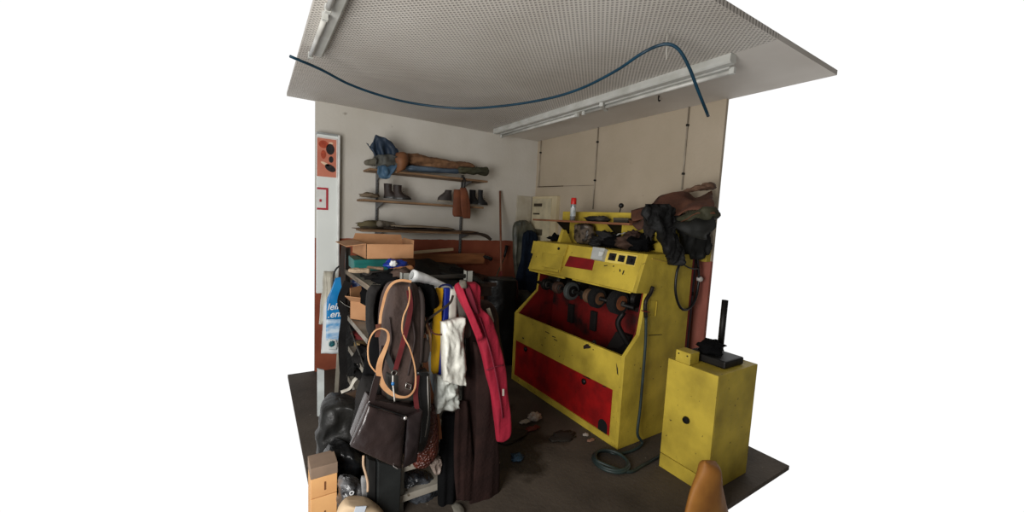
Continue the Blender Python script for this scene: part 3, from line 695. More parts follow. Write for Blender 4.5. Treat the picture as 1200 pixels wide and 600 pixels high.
# side details
sd = at(768,362,1,YR)
fr = MB(); 
for a, b in (((762,352),(770,353)),((770,353),(768,371)),((768,371),(760,370)),((760,370),(762,352))): fr.bar(at(*a,1,YR-.003), at(*b,1,YR-.003), .005, .005, (0,1,0))
make('side_handle', fr, yellow, mc)
make('side_slot', MB().bar(at(760,393,1,YR-.001), at(775.5,392,1,YR-.001), .006, .004), blackm, mc)
make('side_seam', MB().bar(at(764,303,1,YR-.001), at(789,309,1,YR-.001), .008, .006), M('seam_pale', (190,160,70), .5), mc)
make('rear_post', MB().box((2.85,YR+.0,.0),(2.872,YR+.03,1.36)), M('post_red', (120,26,20), .6, (84,20,16)), mc)
# hose valve
vb = MB().tube([at(765,336,1,YR-.02), at(762,344,1,YR-.02), at(757,352,1,YR-.02), at(756,362,1,YR-.02), at(757,372,1,YR-.02)], .014, 10, 4)
make('valve', vb, M('valve_dark', (46,40,34), .5, (28,24,22), metal=.5, bump=.3), mc, smooth=True)
make('valve_lever', MB().bar(at(752,364,1,YR-.03), at(761,366,1,YR-.03), .012, .008), M('valve_red', (120,34,28), .5), mc, bevel=.002)

gh = [at(757,372,1,YR-.025), at(756.5,400,1,YR-.03), at(753.5,440,1,YR-.035), at(750,480,1,YR-.04), at(747,508,1,YR-.05), V((2.34,1.74,.03)), at(741,528,2,.012)]
lp = []
cc = at(716,541,2,.014)
for k in range(30):
    t = 2*PI*k/12; r = .115 - .0006*k
    lp.append(V((cc.x+math.cos(t+.4)*r*1.0, cc.y+math.sin(t+.4)*r*1.1, .012+.0045*(k/12*2))))
make('rubber_hose', MB().tube(gh + lp + [at(735,553,2,.012), at(752,546,2,.012), at(770,536,2,.012), at(785,528,2,.012)], .0105, 10, 5),
     M('hose_green_black', (44,58,56), .5, (26,34,34)), smooth=True, label='dark green rubber hose down the machine side, coiled on the floor', cat='hose')

# things on top of the machine
def can(c):
    t = thing('spray_can', c, 'silver spray can with a red cap on the machine shelf', 'spray can')
    make('can_body', MB().lathe([(.022,0),(.026,.004),(.026,.15),(.022,.162),(.014,.168)], c, n=28), M('can_silver', (190,196,198), .25, (140,150,152), scale=12, metal=.7), t, smooth=True)
    make('can_label', MB().lathe([(.0265,.04),(.0265,.12)], c, n=28), M('can_label', (150,158,160), .4, (196,200,198), scale=30), t)
    make('cap', MB().lathe([(.0255,.150),(.0265,.155),(.026,.205),(.022,.212),(0,.213)], c, n=28), M('cap_red', (206,38,28), .35, (190,30,24)), t, smooth=True)
c = at(671,257,0,2.52); can(V((2.52, c.y, 1.613)))
def lump(px, py, ax, v, size, mat, name, lab, cat, seed=0, amp=.22, dz=0, z=None, fr=1.8):
    c = at(px, py, ax, v)
    if z is not None: c.z = z+size[2]*.42
    return make(name, MB().blob(c+V((0,0,dz)), size, seed, amp, fr), mat, smooth=True, label=lab, cat=cat)
lump(695,255,0,2.53,(.14,.16,.05), black_leather, 'leather_offcut', 'black leather offcut on the machine shelf, next to the spray can', 'leather offcut', 3, z=1.613)
lump(706,256,0,2.53,(.12,.1,.055), M('offcut_grey', (58,54,48), .8), 'leather_offcut', 'dark grey leather offcut on the machine shelf, left of the brush', 'leather offcut', 7, z=1.613)
b_ = thing('dust_brush', at(726,259,0,2.54), 'grey bristled dust brush on the machine shelf', 'brush')
q = at(729,257,0,2.54); q.z = 1.625
make('brush_back', MB().obox(q+V((0,0,.018)), (.05,.15,.02), (0,0,.1)), M('brush_wood', (84,78,62), .7), b_, bevel=.006)
make('brush_bristles', MB().obox(q, (.042,.14,.024), (0,0,.1)), M('bristle_grey', (60,58,50), .95, bump=.6, bscale=100), b_)
lv = thing('ball_lever', (2.7, at(727,250,0,2.7).y, 1.70), 'thin upright lever with a black ball knob on the machine top', 'lever')
pA = at(726,250,0,2.70); pA.z = 1.701; pB = at(728,241,0,2.70)
make('stem', MB().tube([pA, pB], .005, 8), dark_metal, lv); make('ball_knob', MB().blob(pB, (.045,.045,.045), 0, 0, n=16, flat=False), blackm, lv, smooth=True)
# wrapped bundle hanging under shelf
make('wrapped_bundle', MB().loft([(262,678,688),(265,675,693),(272,674,695),(280,675,694),(286,679,690)], 0, 2.52, .06, folds=.02, seed=31, fk=24, crumple=.01, cf=30), M('wrap_brown', (96,84,72), .3, (40,34,30), scale=18, lo=.45, hi=.55, bump=.5, bscale=26),
     smooth=True, label='brown speckled plastic wrapped bundle on the machine, under the shelf', cat='bundle')
# heap of dark rags and scraps along the deck
rags = [(650,285,.12,.10,.05,black_cloth,'leather_scrap','black scrap at the left end of the machine top','scrap'),
        (703,282,.22,.17,.07,black_leather,'leather_scrap','black leather scrap on the machine top, right behind the grey switch box','scrap'),
        (719,279,.2,.18,.08,black_cloth,'rag','black rag in the middle of the heap on the machine top','rag'),
        (738,284,.2,.16,.09,M('scrap_brown', (72,50,38), .8, (46,34,28)),'leather_scrap','dark brown scrap on the machine top behind the gauges','scrap'),
        (712,272,.16,.16,.07,M('scrap_charcoal', (30,28,28), .8, (16,16,16)),'leather_scrap','charcoal scrap on the heap below the grey leather offcut','scrap'),
        (742,272,.14,.14,.08,M('scrap_umber', (64,42,32), .8, (40,28,24)),'leather_scrap','umber scrap on the heap, right of the shelf bracket','scrap'),
        (752,288,.2,.16,.10,black_cloth,'rag','black rag at the right end of the machine top','rag')]
for i, (px, py, a, b, h, mt, nm, lab, cat) in enumerate(rags):
    lump(px, py, 0, 2.50, (a, b, h*1.3), mt, nm, lab, cat, i*5+2, .42, z=1.402 + (.05 if py == 272 else 0), fr=2.6)
for i, (px, py, lab, mt) in enumerate(((700,278,'pale paper shred on the black leather scrap', white_tin), (722,275,'small white paper shred on the black rag', white_tin), (744,288,'whitish leather shred on the dark brown scrap', M('shred', (170,160,150), .7)))):
    c = at(px, py, 0, 2.47)
    make('paper_shred', MB().patch([[c, c+V((.0,-.06,.008))], [c+V((.03,.01,.012)), c+V((.035,-.07,.02))]], .002, .006, 30, i, 5, 4), mt, smooth=True, label=lab, cat='shred')
# tiny scraps in trough
lump(668,400,0,2.26,(.05,.09,.03), M('scrap_pale', (190,180,180), .5, (110,90,90), scale=40), 'paper_scrap', 'crumpled pale foil in the machine trough', 'scrap', 4, z=.56)
make('leather_scrap', MB().patch([[at(683,405,0,2.14), at(690,400,0,2.19), at(697,399,0,2.24)], [at(684,409,0,2.125), at(691,407,0,2.14), at(699,404,0,2.2)]], .004, .01, 20, 3, edge=.01), soot_and_hole, smooth=True, label='dark leather scrap hanging over the trough edge of the machine', cat='scrap')
make('leather_scrap', MB().patch([[V((2.30,1.88,.60)), V((2.36,2.02,.58)), V((2.40,2.22,.56))], [V((2.45,1.90,.64)), V((2.5,2.05,.66)), V((2.52,2.2,.6))]], .005, .03, 9, 6, edge=.02), black_leather, smooth=True, label='black leather scrap lying in the right end of the trough', cat='scrap')
tl = thing('hand_tool', at(625,383,0,2.3), 'small hand tool with a pale handle in the left of the trough', 'tool')
make('handle', MB().tube([at(621,376,0,2.32), at(628,383,0,2.28)], .010, 10), M('tool_pale', (150,136,120), .5), tl, smooth=True)
make('blade', MB().tube([at(628,383,0,2.28), at(644,391,0,2.27)], .004, 8), steel, tl)

# brown hides heaped on the machine's right end
def hpile(rows, mat, lab, seed, x=None, th=.006, amp=.02): return sheet(rows, mat, lab, 'hide', seed, amp, th, 'brown_hide', None, 7, .02)
A_ = lambda px, py, x: at(px, py, 0, x)
hpile([[A_(741,249,2.66), A_(760,238,2.72), A_(778,230,2.80), A_(800,222,2.90), A_(814,230,2.95), A_(834,224,2.98)],
       [A_(740,254,2.60), A_(762,248,2.6), A_(782,243,2.64), A_(803,236,2.66), A_(816,238,2.68), A_(836,234,2.7)],
       [A_(742,259,2.52), A_(763,255,2.50), A_(785,252,2.5), A_(805,247,2.5), A_(818,243,2.5), A_(838,240,2.52)]], rust_hide, 'reddish brown hide on top of the heap at the machine right end', 3)
hpile([[A_(738,259,2.56), A_(764,256,2.56), A_(786,254,2.58), A_(806,249,2.6), A_(836,244,2.62)],
       [A_(740,263,2.50), A_(766,262,2.46), A_(786,261,2.45), A_(806,257,2.45), A_(837,250,2.46)]], brown_hide, 'thinner brown hide sticking out below the reddish one', 8)
roll(A_(802,224,2.8), A_(836,217,2.8), .03, .055, M('roll_tan_dark', (118,90,70), .8, (84,60,46)), 'leather_roll', 'tan brown leather roll on top of the heap at the right edge', 'leather roll', 9, .45, .2)
roll(A_(790,262,2.55), A_(838,248,2.5), .05, .07, olive_hide, 'leather_roll', 'dark olive leather roll under the reddish brown hide', 'leather roll', 2, .7, .12)

make('black_cloth', MB().patch([[A_(758,243,2.55), A_(775,248,2.52), A_(795,252,2.5), A_(815,254,2.5), A_(836,252,2.5)],
       [A_(757,254,2.45), A_(776,259,2.42), A_(796,262,2.42), A_(815,266,2.42), A_(838,264,2.44)],
       [A_(762,266,2.42), A_(777,268,2.40), A_(790,266,2.40), A_(806,276,2.40), A_(830,282,2.40)]], .008, .03, 12, 5, edge=.03), M('bag_greenblack', (24,25,22), .7, (14,14,13)), smooth=True,
     label='blackish cloth hanging between the brown hides and the black leather coat', cat='cloth')
make('brown_hide', MB().patch([[A_(744,262,2.40), A_(757,254,2.42), A_(768,244,2.46)], [A_(748,270,2.38), A_(760,264,2.38), A_(772,256,2.4)]], .006, .02, 14, 3, edge=.02), M('hide_umber', (78,50,38), .8, (54,36,28), bump=.3), smooth=True,
     label='umber brown hide flap over the right end of the machine shelf', cat='hide')
# black garments over the right end
Yg = 1.755
make('black_coat', MB().loft([(239,758,780),(246,756,785),(254,757,787),(264,761,789),(274,767,792),(285,774,796),(297,780,798),(306,785,797),(311,789,795)], 1, Yg, .035, folds=.05, seed=41, fk=26, vz=5, crumple=.012, cf=14), black_leather, smooth=True,
     label='black leather coat hanging over the machine right end', cat='coat')
make('black_bag', MB().loft([(250,790,832),(258,794,834),(270,797,832),(284,802,829),(296,806,824),(304,809,818)], 1, 1.80, .04, folds=.05, seed=45, fk=24, vz=5, crumple=.012, cf=14), M('bag_greenblack', (24,25,22), .7, (14,14,13), bump=.3), smooth=True,
     label='black cloth bag hanging right of the black leather coat', cat='bag')
fz = MB().blob(at(763,262,1,1.80), (.10,.08,.2), 8, .35, 2.4, flat=False)
make('fur_trim', fz, M('fur_dark', (44,38,34), .95, (26,22,20), scale=30, bump=.9, bscale=70), smooth=True, label='dark fur trim beside the black leather coat', cat='fur')
make('black_cable', MB().tube([at(797,308,1,1.77), at(793,320,1,1.77), at(791.5,340,1,1.77), at(795,356,1,1.77), at(801,363,1,1.77), at(809,360,1,1.78), at(815,350,1,1.79), at(818,336,1,1.8), at(819,322,1,1.80), at(817,300,1,1.8)], .010, 10, 6),
     blackm, smooth=True, label='black cable hanging in a loop at the machine right side', cat='cable')
make('black_cable', MB().tube([at(789,296,1,1.765), at(797,306,1,1.765), at(808,314,1,1.775), at(820,315,1,1.79)], .006, 8, 6), blackm, smooth=True, label='thin black cable running sideways above the loop', cat='cable')
du = thing('duct_pipe', (2.93, 1.83, 0), 'slate grey standing pipe behind the machine by the doorway edge', 'pipe')
pc = at(812,300,1,1.86)
make('pipe_body', MB().tube([(pc.x,1.86,0),(pc.x,1.86,pc.z+.05)], .030, 14), M('pipe_slate', (60,66,76), .45, (42,46,54)), du, smooth=True)
make('pipe_collar', MB().lathe([(.034,0),(.034,.03)], (pc.x,1.86,at(812,345,1,1.86).z), n=14), dark_metal, du)
c = at(820,327,1,1.80)
make('white_knob', MB().blob(c, (.055,.05,.045), 3, .08, flat=False), M('knob_white', (190,184,178), .5), smooth=True, label='whitish lump on the cable loop by the right wall', cat='knob')  # white knob beside the cable loop, shaped as a plain lump
jb = thing('junction_box', (3.0, 1.79, at(823,308,0,3.03).z), 'yellow box mounted at the end of the right wall', 'box')
q0, q1 = at(820,290,0,3.0), at(820,306,0,3.0)
make('case', MB().box((2.99, 1.775, q1.z), (3.05, q0.y+.02, q0.z)), yellow, jb, bevel=.004)
make('cover_plate', MB().box((2.984, 1.785, q1.z+.01), (2.99, q0.y+.01, q0.z-.01)), yellow, jb)

# ------------------------------------------------------------------ second yellow cabinet
cb = thing('yellow_cabinet', (2.5, 1.3, 0), 'small yellow metal cabinet with a black knob at the right edge', 'cabinet')
cy0, cy1, cx0, cx1, ch = 1.20, 1.535, 2.26, 2.72, .745
make('body', MB().box((cx0+.012,cy0,0),(cx1,cy1,ch)), yellow, cb, bevel=.004)
d2 = make('door', MB().box((cx0,cy0+.0,.10),(cx0+.012,cy1,ch)), yellow, cb, bevel=.002)
make('kick_plate', MB().box((cx0+.002,cy0,.0),(cx0+.012,cy1,.094)), yellow, cb)
kc = at(805,492,0,cx0)
kn = make('knob', MB().lathe([(.020,0),(.022,.004),(.024,.012),(.018,.022),(0,.024)], kc, (-1,0,0), 10), blackm, d2)
tb = at(801,420,0,2.27)
make('top_box', MB().box((2.262,tb.y-.05,ch),(2.36,tb.y+.052,ch+.075)), yellow, cb, bevel=.004)
for dy in (-.03, .03): make('rivet', MB().lathe([(.005,0),(.005,.003),(0,.004)], (2.262,tb.y+dy,ch+.055), (-1,0,0), 10), dark_metal, cb)
make('black_block', MB().box((2.40,1.24,ch+.001),(2.62,1.50,ch+.05)), dark_metal, bevel=.01, label='flat black metal plate on the small yellow cabinet', cat='plate')
make('dark_rag', MB().blob(V((2.5,1.40,ch+.085)), (.18,.16,.08), 6, .3), black_cloth, smooth=True, label='dark rag on the plate above the small yellow cabinet', cat='rag')
pp = thing('tool_post', (2.42,1.30,ch), 'dark upright post standing on the small yellow cabinet', 'post')
make('post', MB().tube([(2.66,1.42,ch),(2.66,1.42,ch+.38)], .02, 12), dark_metal, pp, smooth=True)
make('post_base', MB().lathe([(.05,0),(.05,.012),(.02,.02)], (2.66,1.42,ch), n=18), dark_metal, pp)
# stand-in for the finger-like orange blur at the lower right corner
make('leather_roll', MB().loft([(540,826,838),(556,820,842),(575,812,846),(600,805,852),(618,802,856)], 1, 1.10, .05, folds=.004, seed=3, e=2), M('stand_in_orange', (176,118,50), .6, (150,96,40)), smooth=True,
     label='orange tan stand-in for a finger-like blur at the lower right corner', cat='leather roll')

# ------------------------------------------------------------------ litter on the floor
def litter(px, py, size, mat, lab, seed, name='paper_scrap', amp=.3):
    c = at(px, py, 2, 0); c.z = size[2]*.42
    return make(name, MB().blob(c, size, seed, amp, 2.6), mat, smooth=True, label=lab, cat='litter')
litter(627,492,(.10,.10,.06), M('litter_white', (190,180,170), .6, (130,110,100), scale=30), 'crumpled whitish paper on the dark floor patch', 3)
litter(616,495,(.10,.05,.02), M('litter_pale', (170,160,150), .6), 'flat pale paper strip left of the crumpled paper', 8)
litter(624,503,(.12,.06,.02), M('litter_red', (110,40,34), .6, (70,30,26)), 'dark red scrap just below the crumpled paper', 5, 'leather_scrap')
litter(606,537,(.09,.07,.02), M('litter_blue', (50,84,110), .5, (30,50,66), scale=30), 'blue plastic scrap on the floor', 12, 'plastic_scrap', .45)
litter(583,544,(.03,.03,.02), M('litter_pale', (170,160,150)), 'tiny pale pebble of paper beside the brown coat hem', 2)
litter(687,510,(.05,.04,.015), M('litter_pale', (170,160,150)), 'small pale scrap in front of the machine plinth', 17)
litter(693,516,(.07,.03,.01), M('litter_tan', (150,110,90), .7), 'thin tan scrap in front of the machine plinth', 19, 'leather_scrap')
litter(660,512,(.2,.12,.012), M('litter_dark', (44,38,32), .8), 'flat dark leather scrap between clothes and machine', 23, 'leather_scrap')
litter(598,512,(.24,.14,.02), M('litter_dark', (44,38,32)), 'large dark leather scrap beside the red jacket', 29, 'leather_scrap')

# ------------------------------------------------------------------ shelf rack at the left
RX0, RX1, RY0, RY1, RH = .62, .98, 1.97, 3.45, 1.30
rk = thing('shelf_rack', (.8, 2.7, 0), 'grey metal shelf rack crammed with shoe repair supplies', 'shelf rack')
up_m = M('rack_upright', (70,66,60), .6, (44,42,38), metal=.3)
for i, (x, y) in enumerate(((RX0,RY0),(RX1,RY0),(RX0,RY1),(RX1,RY1))):
    u = MB().box((x,y-.02,0),(x+.004,y+.02,RH)).box((x,y-.02,0),(x+.035,y-.016,RH))
    lg = make('upright', u, rack_grey if y < 3 else up_m, rk)
    z = .06; s = MB()
    while z < RH-.04: s.box((x-.001,y-.006,z),(x+.0045,y+.004,z+.014)); z += .05
    make('slots', s, blackm, lg)
shelf_z = (.10, .27, .52, .76, 1.12)
sh_m = M('rack_shelf_paint', (164,158,146), .6, (128,120,108), wear=(90,78,62), wscale=20)
for z in shelf_z:
    s = make('shelf', MB().box((RX0+.004,RY0-.016,z-.006),(RX1+.03,RY1+.016,z)), sh_m, rk)
    make('shelf_edge', MB().box((RX0-.006,RY0-.02,z-.034),(RX0+.001,RY1+.02,z+.004)), old_wood if z > 1 else sh_m, s, bevel=.001)
    make('shelf_edge', MB().box((RX0-.006,RY0-.03,z-.034),(RX1+.03,RY0-.022,z+.004)), sh_m, s, bevel=.001)
    if z == .27:
        q = MB(); x = RX0+.03
        while x < RX1: q.box((x,RY0-.0,z),(x+.022,RY0+.25,z+.0015)); x += .045
        make('slot_pattern', q, blackm, s)
make('top_rail', MB().tube([(RX0+.01,RY0,1.27),(RX1+.01,RY0,1.27)], .012, 10), up_m, rk, smooth=True)
make('cross_brace', MB().bar((RX0+.002,RY0,.3),(RX0+.002,RY1,.74), .02, .004, (1,0,0)), up_m, rk)

# cardboard tray on teal box
def open_box(name, quad, z0, z1, mat, inner, lab, flaps=(), th=.004, cat='cardboard box'):
    """quad: four floor corners (x, y) in order; flaps: (edge index, outward, rise)"""
    q = [V((x, y, 0)) for x, y in quad]; cen = sum(q, V())/4
    t = thing(name, (cen.x, cen.y, z0), lab, cat)
    for i in range(4):
        a, b = q[i], q[(i+1)%4]
        n_ = (b-a).cross(V((0,0,1))).normalized()
        if n_.dot(cen-a) > 0: n_ = -n_
        w_ = MB().poly([a+V((0,0,z0)), b+V((0,0,z0)), b+V((0,0,z1)), a+V((0,0,z1))], -n_*th)
        make('side', w_, mat, t)
        for e_, o_, r_ in flaps:
            if e_ == i:
                k = (b-a)*.04
                make('flap', MB().poly([a+V((0,0,z1)), b+V((0,0,z1)), b-k+n_*o_+V((0,0,z1+r_)), a+k+n_*o_+V((0,0,z1+r_))], V((0,0,th)) if abs(r_) < abs(o_) else -n_*th), mat, t)
    make('bottom', MB().poly([p+V((0,0,z0)) for p in q], (0,0,th)), inner, t)
    return t
T0 = 1.125
tbz = at(430,304,1,2.9).z
tl_ = [(at(415,310,1,2.9).x,2.9),(at(459,310,1,2.92).x,2.92),(at(459,310,1,2.92).x+.02,3.2),(at(415,310,1,2.9).x+.02,3.2)]
tz0 = at(436,317,1,2.9).z
teal = M('teal_card', (26,112,104), .6, (20,90,86))
tx = thing('teal_box', (.8,3.05,tz0), 'teal cardboard box under the large open carton', 'box')
make('carton', MB().rings([[V((x,y,tz0)) for x,y in tl_],[V((x,y,tbz-.03)) for x,y in tl_]]), teal, tx, bevel=.003)
make('lid', MB().rings([[V((x+(x-.7)*.02,y-.004,tbz-.035)) for x,y in tl_],[V((x+(x-.7)*.02,y-.004,tbz-.002)) for x,y in tl_]]), teal, tx, bevel=.003)
make('supply_stack', MB().box((.66,2.93,T0),(1.0,3.25,tz0-.002)), M('stack_dark', (60,54,48), .8, (40,36,34), scale=8), bevel=.01, label='dark pack of supplies lying beneath the teal box', cat='pack')
cz0, cz1 = tbz+.002, at(450,286,1,2.9).z
xA, xB = at(429,300,1,2.88).x, at(484.5,300,1,2.88).x
open_box('cardboard_box', [(xA,2.88),(xB,2.88),(xB+.03,3.24),(xA-.0,3.34)], cz0, cz1, card, card_dark, 'large open cardboard box on top of the shelf rack', ((3,.13,-.02),(2,.04,.05),(1,.005,.03)))
# blue and white packet, tan rolls, scraps on rack top
bl_p = M('packet_blue', (26,56,150), .35, (18,40,120)); 
pk = make('plastic_packet', MB().blob(at(464,310,1,2.75), (.15,.12,.07), 5, .3), bl_p, smooth=True, label='blue plastic packet with a white flash under the big carton', cat='packet')
make('white_flash', MB().blob(at(461,309,1,2.69), (.05,.03,.045), 2, .2), white_plastic, pk, smooth=True)
roll(at(456,318,1,2.62), at(484,314,1,2.62), .022, .026, M('roll_orange_tan', (196,136,88), .7, (160,108,70)), 'leather_roll', 'small orange tan roll right of the blue packet', 'leather roll', 3, .8, .1)
roll(at(408,317,1,2.75), at(434,317,1,2.72), .02, .025, M('roll_sand', (178,156,130), .8, (140,120,98)), 'leather_roll', 'sand coloured roll at the front of the rack below the teal box', 'leather roll', 7, .7, .12)
roll(at(430,313,1,2.8), at(450,315,1,2.75), .012, .014, M('roll_sand2', (150,120,96), .8), 'leather_roll', 'thin brownish roll right of the sand coloured one', 'leather roll', 1, .7, .1)
RB = lambda px, py, y, sz, mt, nm, lab, cat, sd, am=.38: make(nm, MB().blob(at(px, py, 0, .74 if py < 345 else .72), (min(sz[0], .2), sz[1], sz[2]), sd, am, 2.4), mt, smooth=True, label=lab, cat=cat)
RB(440,327,2.50,(.26,.22,.10), grey_black, 'rag', 'charcoal rag on the rack top behind the brown garment bag', 'rag', 3)
RB(462,326,2.36,(.22,.18,.09), black_cloth, 'rag', 'black rag on the rack top left of the white roll', 'rag', 9)
RB(472,320,2.55,(.12,.1,.06), M('rag_brown', (70,52,42), .8), 'rag', 'brown rag on the rack top under the orange tan roll', 'rag', 15)
RB(424,334,3.05,(.2,.2,.12), M('bag_deep_blue', (20,36,78), .4, (12,22,50), bump=.3), 'plastic_bag', 'deep blue plastic bag stuffed under the rack top shelf', 'bag', 4)
RB(446,350,2.75,(.3,.3,.2), black_cloth, 'rag', 'black cloth heap under the rack top shelf', 'rag', 21)
# small open carton on the middle shelf
pc0 = at(425,378,0,.66)
s45 = math.radians(28)
def rotq(c, w_, d_, a):
    return [(c[0]+math.cos(a)*x-math.sin(a)*y, c[1]+math.sin(a)*x+math.cos(a)*y) for x, y in ((0,0),(w_,0),(w_,d_),(0,d_))]
cby = 3.06; cbc = at(432,378,1,cby)
open_box('cardboard_box', rotq((cbc.x,cby), .14, .17, .7), .766, at(427,356,1,cby).z, card, card_dark, 'small open cardboard box on the middle shelf of the rack', ((3,.07,.05),(2,.01,.10),(1,.04,.05)))
RB(417,378,3.0,(.16,.2,.08), M('packet_pale_blue', (120,156,190), .5, (84,120,160), scale=14), 'plastic_packet', 'pale blue packet below the small open box', 'packet', 8)
RB(428,392,2.7,(.22,.25,.05), M('cloth_red', (120,34,34), .8, (80,26,26)), 'folded_cloth', 'dark red folded cloth in the rack', 'cloth', 2, .15)
make('shoe_box', MB().obox(at(429,405,0,.74), (.12,.16,.05), (0,0,.3)), M('box_olive', (150,126,84), .8, (120,100,66)), bevel=.003, label='small olive tan box low in the rack beside the garment bag', cat='box')
bk = [(412,392,3.1,.3,.3,.12,black_cloth,'black cloth bundle at the far end of the rack middle shelf'),(436,420,2.5,.3,.4,.16,grey_black,'faded black bundle behind the tan strap in the rack'),(415,430,3.0,.3,.4,.2,black_leather,'black leather bundle at the far end of the rack, below the red cloth'),
      (425,448,2.8,.3,.4,.16,grey_black,'grey black bundle low in the rack above the brown board')]
for i, (px, py, y, a, b, h, mt, lab) in enumerate(bk): RB(px, py, y, (a, b, h), mt, 'cloth_bundle', lab, 'bundle', 30+i*4)
sheet([[at(393,466,1,2.75), at(408,460,1,2.8), at(430,452,1,2.8)], [at(392,474,1,2.5), at(412,472,1,2.5), at(436,466,1,2.5)]], M('board_brown', (124,94,66), .8, (98,72,50)), 'brown cardboard sheet in the rack above the black bags', 'cardboard', 3, .006, .006, 'cardboard_sheet')
make('paper_tag', MB().patch([[at(399,458,1,2.45), at(408,454,1,2.45), at(413,446,1,2.45), at(417,442,1,2.45)], [at(400,461,1,2.43), at(410,457,1,2.43), at(415,450,1,2.43), at(419,444,1,2.43)]], .003, .006, 20, 2), M('tag_white', (196,190,178), .6), smooth=True,
     label='crumpled white paper tag on the brown cardboard sheet', cat='paper')
# straps hanging on the far upright
for i, (pts, w_, mt, lab) in enumerate((
    ([(403,288),(401,310),(403,335),(407,350),(404,365),(406,400)], .035, M('strap_dark_brown', (58,46,38), .7, (38,32,28)), 'dark brown strap hanging on the far rack upright'),
    ([(408,330),(400,352),(404,372),(401,402),(403,450),(400,478)], .06, grey_black, 'long faded black strap hanging beside the blue carrier bag'),
    ([(412,380),(409,400),(411,430),(408,470)], .05, black_leather, 'black strap hanging next to the faded one'))):
    make('belt', MB().ribbon([at(x, y, 1, 3.35-.04*i) for x, y in pts], w_, .006), mt, label=lab, cat='strap')
make('wire', MB().tube([at(398,352,1,3.3), at(404,357,1,3.28), at(412,361,1,3.26), at(420,364,1,3.24)], .003, 6, 5), steel, smooth=True, label='thin bent wire sticking out by the blue carrier bag', cat='wire')

# blue and white carrier bag
cbg = thing('carrier_bag', at(388,415,1,3.62), 'blue and white printed plastic carrier bag hanging at the left edge', 'carrier bag')
YB = 3.62
make('bag_body', MB().loft([(335,395,398),(343,388,401),(352,382,402),(362,379,403),(390,378,403),(405,377,402),(414,376,400)], 1, YB, .05, folds=.012, seed=51, fk=18, n=40, cap=.05), M('bag_white', (222,224,222), .4, (200,204,206), bump=.2, bscale=14), cbg, smooth=True)
pr_ = MB().patch([[at(393,326,1,YB-.062), at(397,325,1,YB-.062), at(401,324,1,YB-.062)], [at(387,342,1,YB-.064), at(394,342,1,YB-.066), at(402,342,1,YB-.064)], [at(383,352,1,YB-.066), at(393,352,1,YB-.068), at(404,352,1,YB-.066)],
                  [at(382.5,374,1,YB-.066), at(393,374,1,YB-.068), at(404,374,1,YB-.066)]], .003, .003, 14, 4)
prn = make('blue_print', pr_, M('print_blue', (30,134,196), .35, (20,112,176), scale=5), cbg, smooth=True)
sky_ = MB().patch([[at(382.5,374,1,YB-.066), at(393,374,1,YB-.068), at(404,374,1,YB-.066)], [at(382,388,1,YB-.066), at(393,388,1,YB-.068), at(404,388,1,YB-.066)], [at(382,399,1,YB-.064), at(393,399,1,YB-.066), at(403,399,1,YB-.064)]], .003, .003, 14, 4)
make('cloud_print', sky_, M('print_cloud', (206,222,234), .4, (70,150,206), scale=7, lo=.4, hi=.6, stretch=(1,1,2.2)), cbg, smooth=True)
wl = M('letter_white', (240,244,246), .5)
text_mesh('lettering', 'lein', at(383.2,363.5,1,YB-.075), (1,0,.03), (0,0,1), .078, wl, cbg, shear=.25)
text_mesh('lettering', '.ens', at(383.6,372.5,1,YB-.075), (1,0,.03), (0,0,1), .078, wl, cbg, shear=.25)
em = make('emblem_patch', MB().loft([(397,385,393),(401,384,395),(406,384,395),(410,386,394)], 1, YB-.066, .008, n=20), M('emblem_white', (226,230,228), .4), cbg, smooth=True)
make('emblem_print', MB().blob(at(389,403,1,YB-.077), (.045,.008,.05), 5, .25, 3, flat=False), M('emblem_teal', (40,120,124), .5, (20,50,70), scale=60), em, smooth=True)
make('bag_handle', MB().tube([at(391,338,1,YB-.03), at(391,322,1,YB-.03), at(395,314,1,YB-.03), at(400,312,1,YB-.03), at(404,318,1,YB-.03)], .007, 8, 6), blackm, cbg, smooth=True)
make('plastic_bag', MB().loft([(318,380,392),(328,378,394),(340,377,396),(352,376,392),(368,375,386),(380,374,382)], 1, 3.82, .06, folds=.03, seed=61, fk=20), M('bag_clear_beige', (200,196,180), .35, (170,164,148), bump=.5, bscale=18), smooth=True,
     label='pale translucent plastic bag behind the blue carrier bag', cat='bag')
# laths at the left
make('lath', MB().bar(at(397,414,1,3.5), at(393,478,1,3.5), .03, .012, (0,1,0)), M('lath_pale', (176,168,152), .7), bevel=.001, label='pale upright lath beside the black strap', cat='lath')
make('white_board', MB().poly([at(372,432,1,3.2), at(380,434,1,3.2), at(380,488,1,3.2), at(372,488,1,3.2)], (0,.02,0)), M('board_white2', (208,214,212), .5), bevel=.001, label='white board offcut standing at the left edge, below the carrier bag', cat='board')

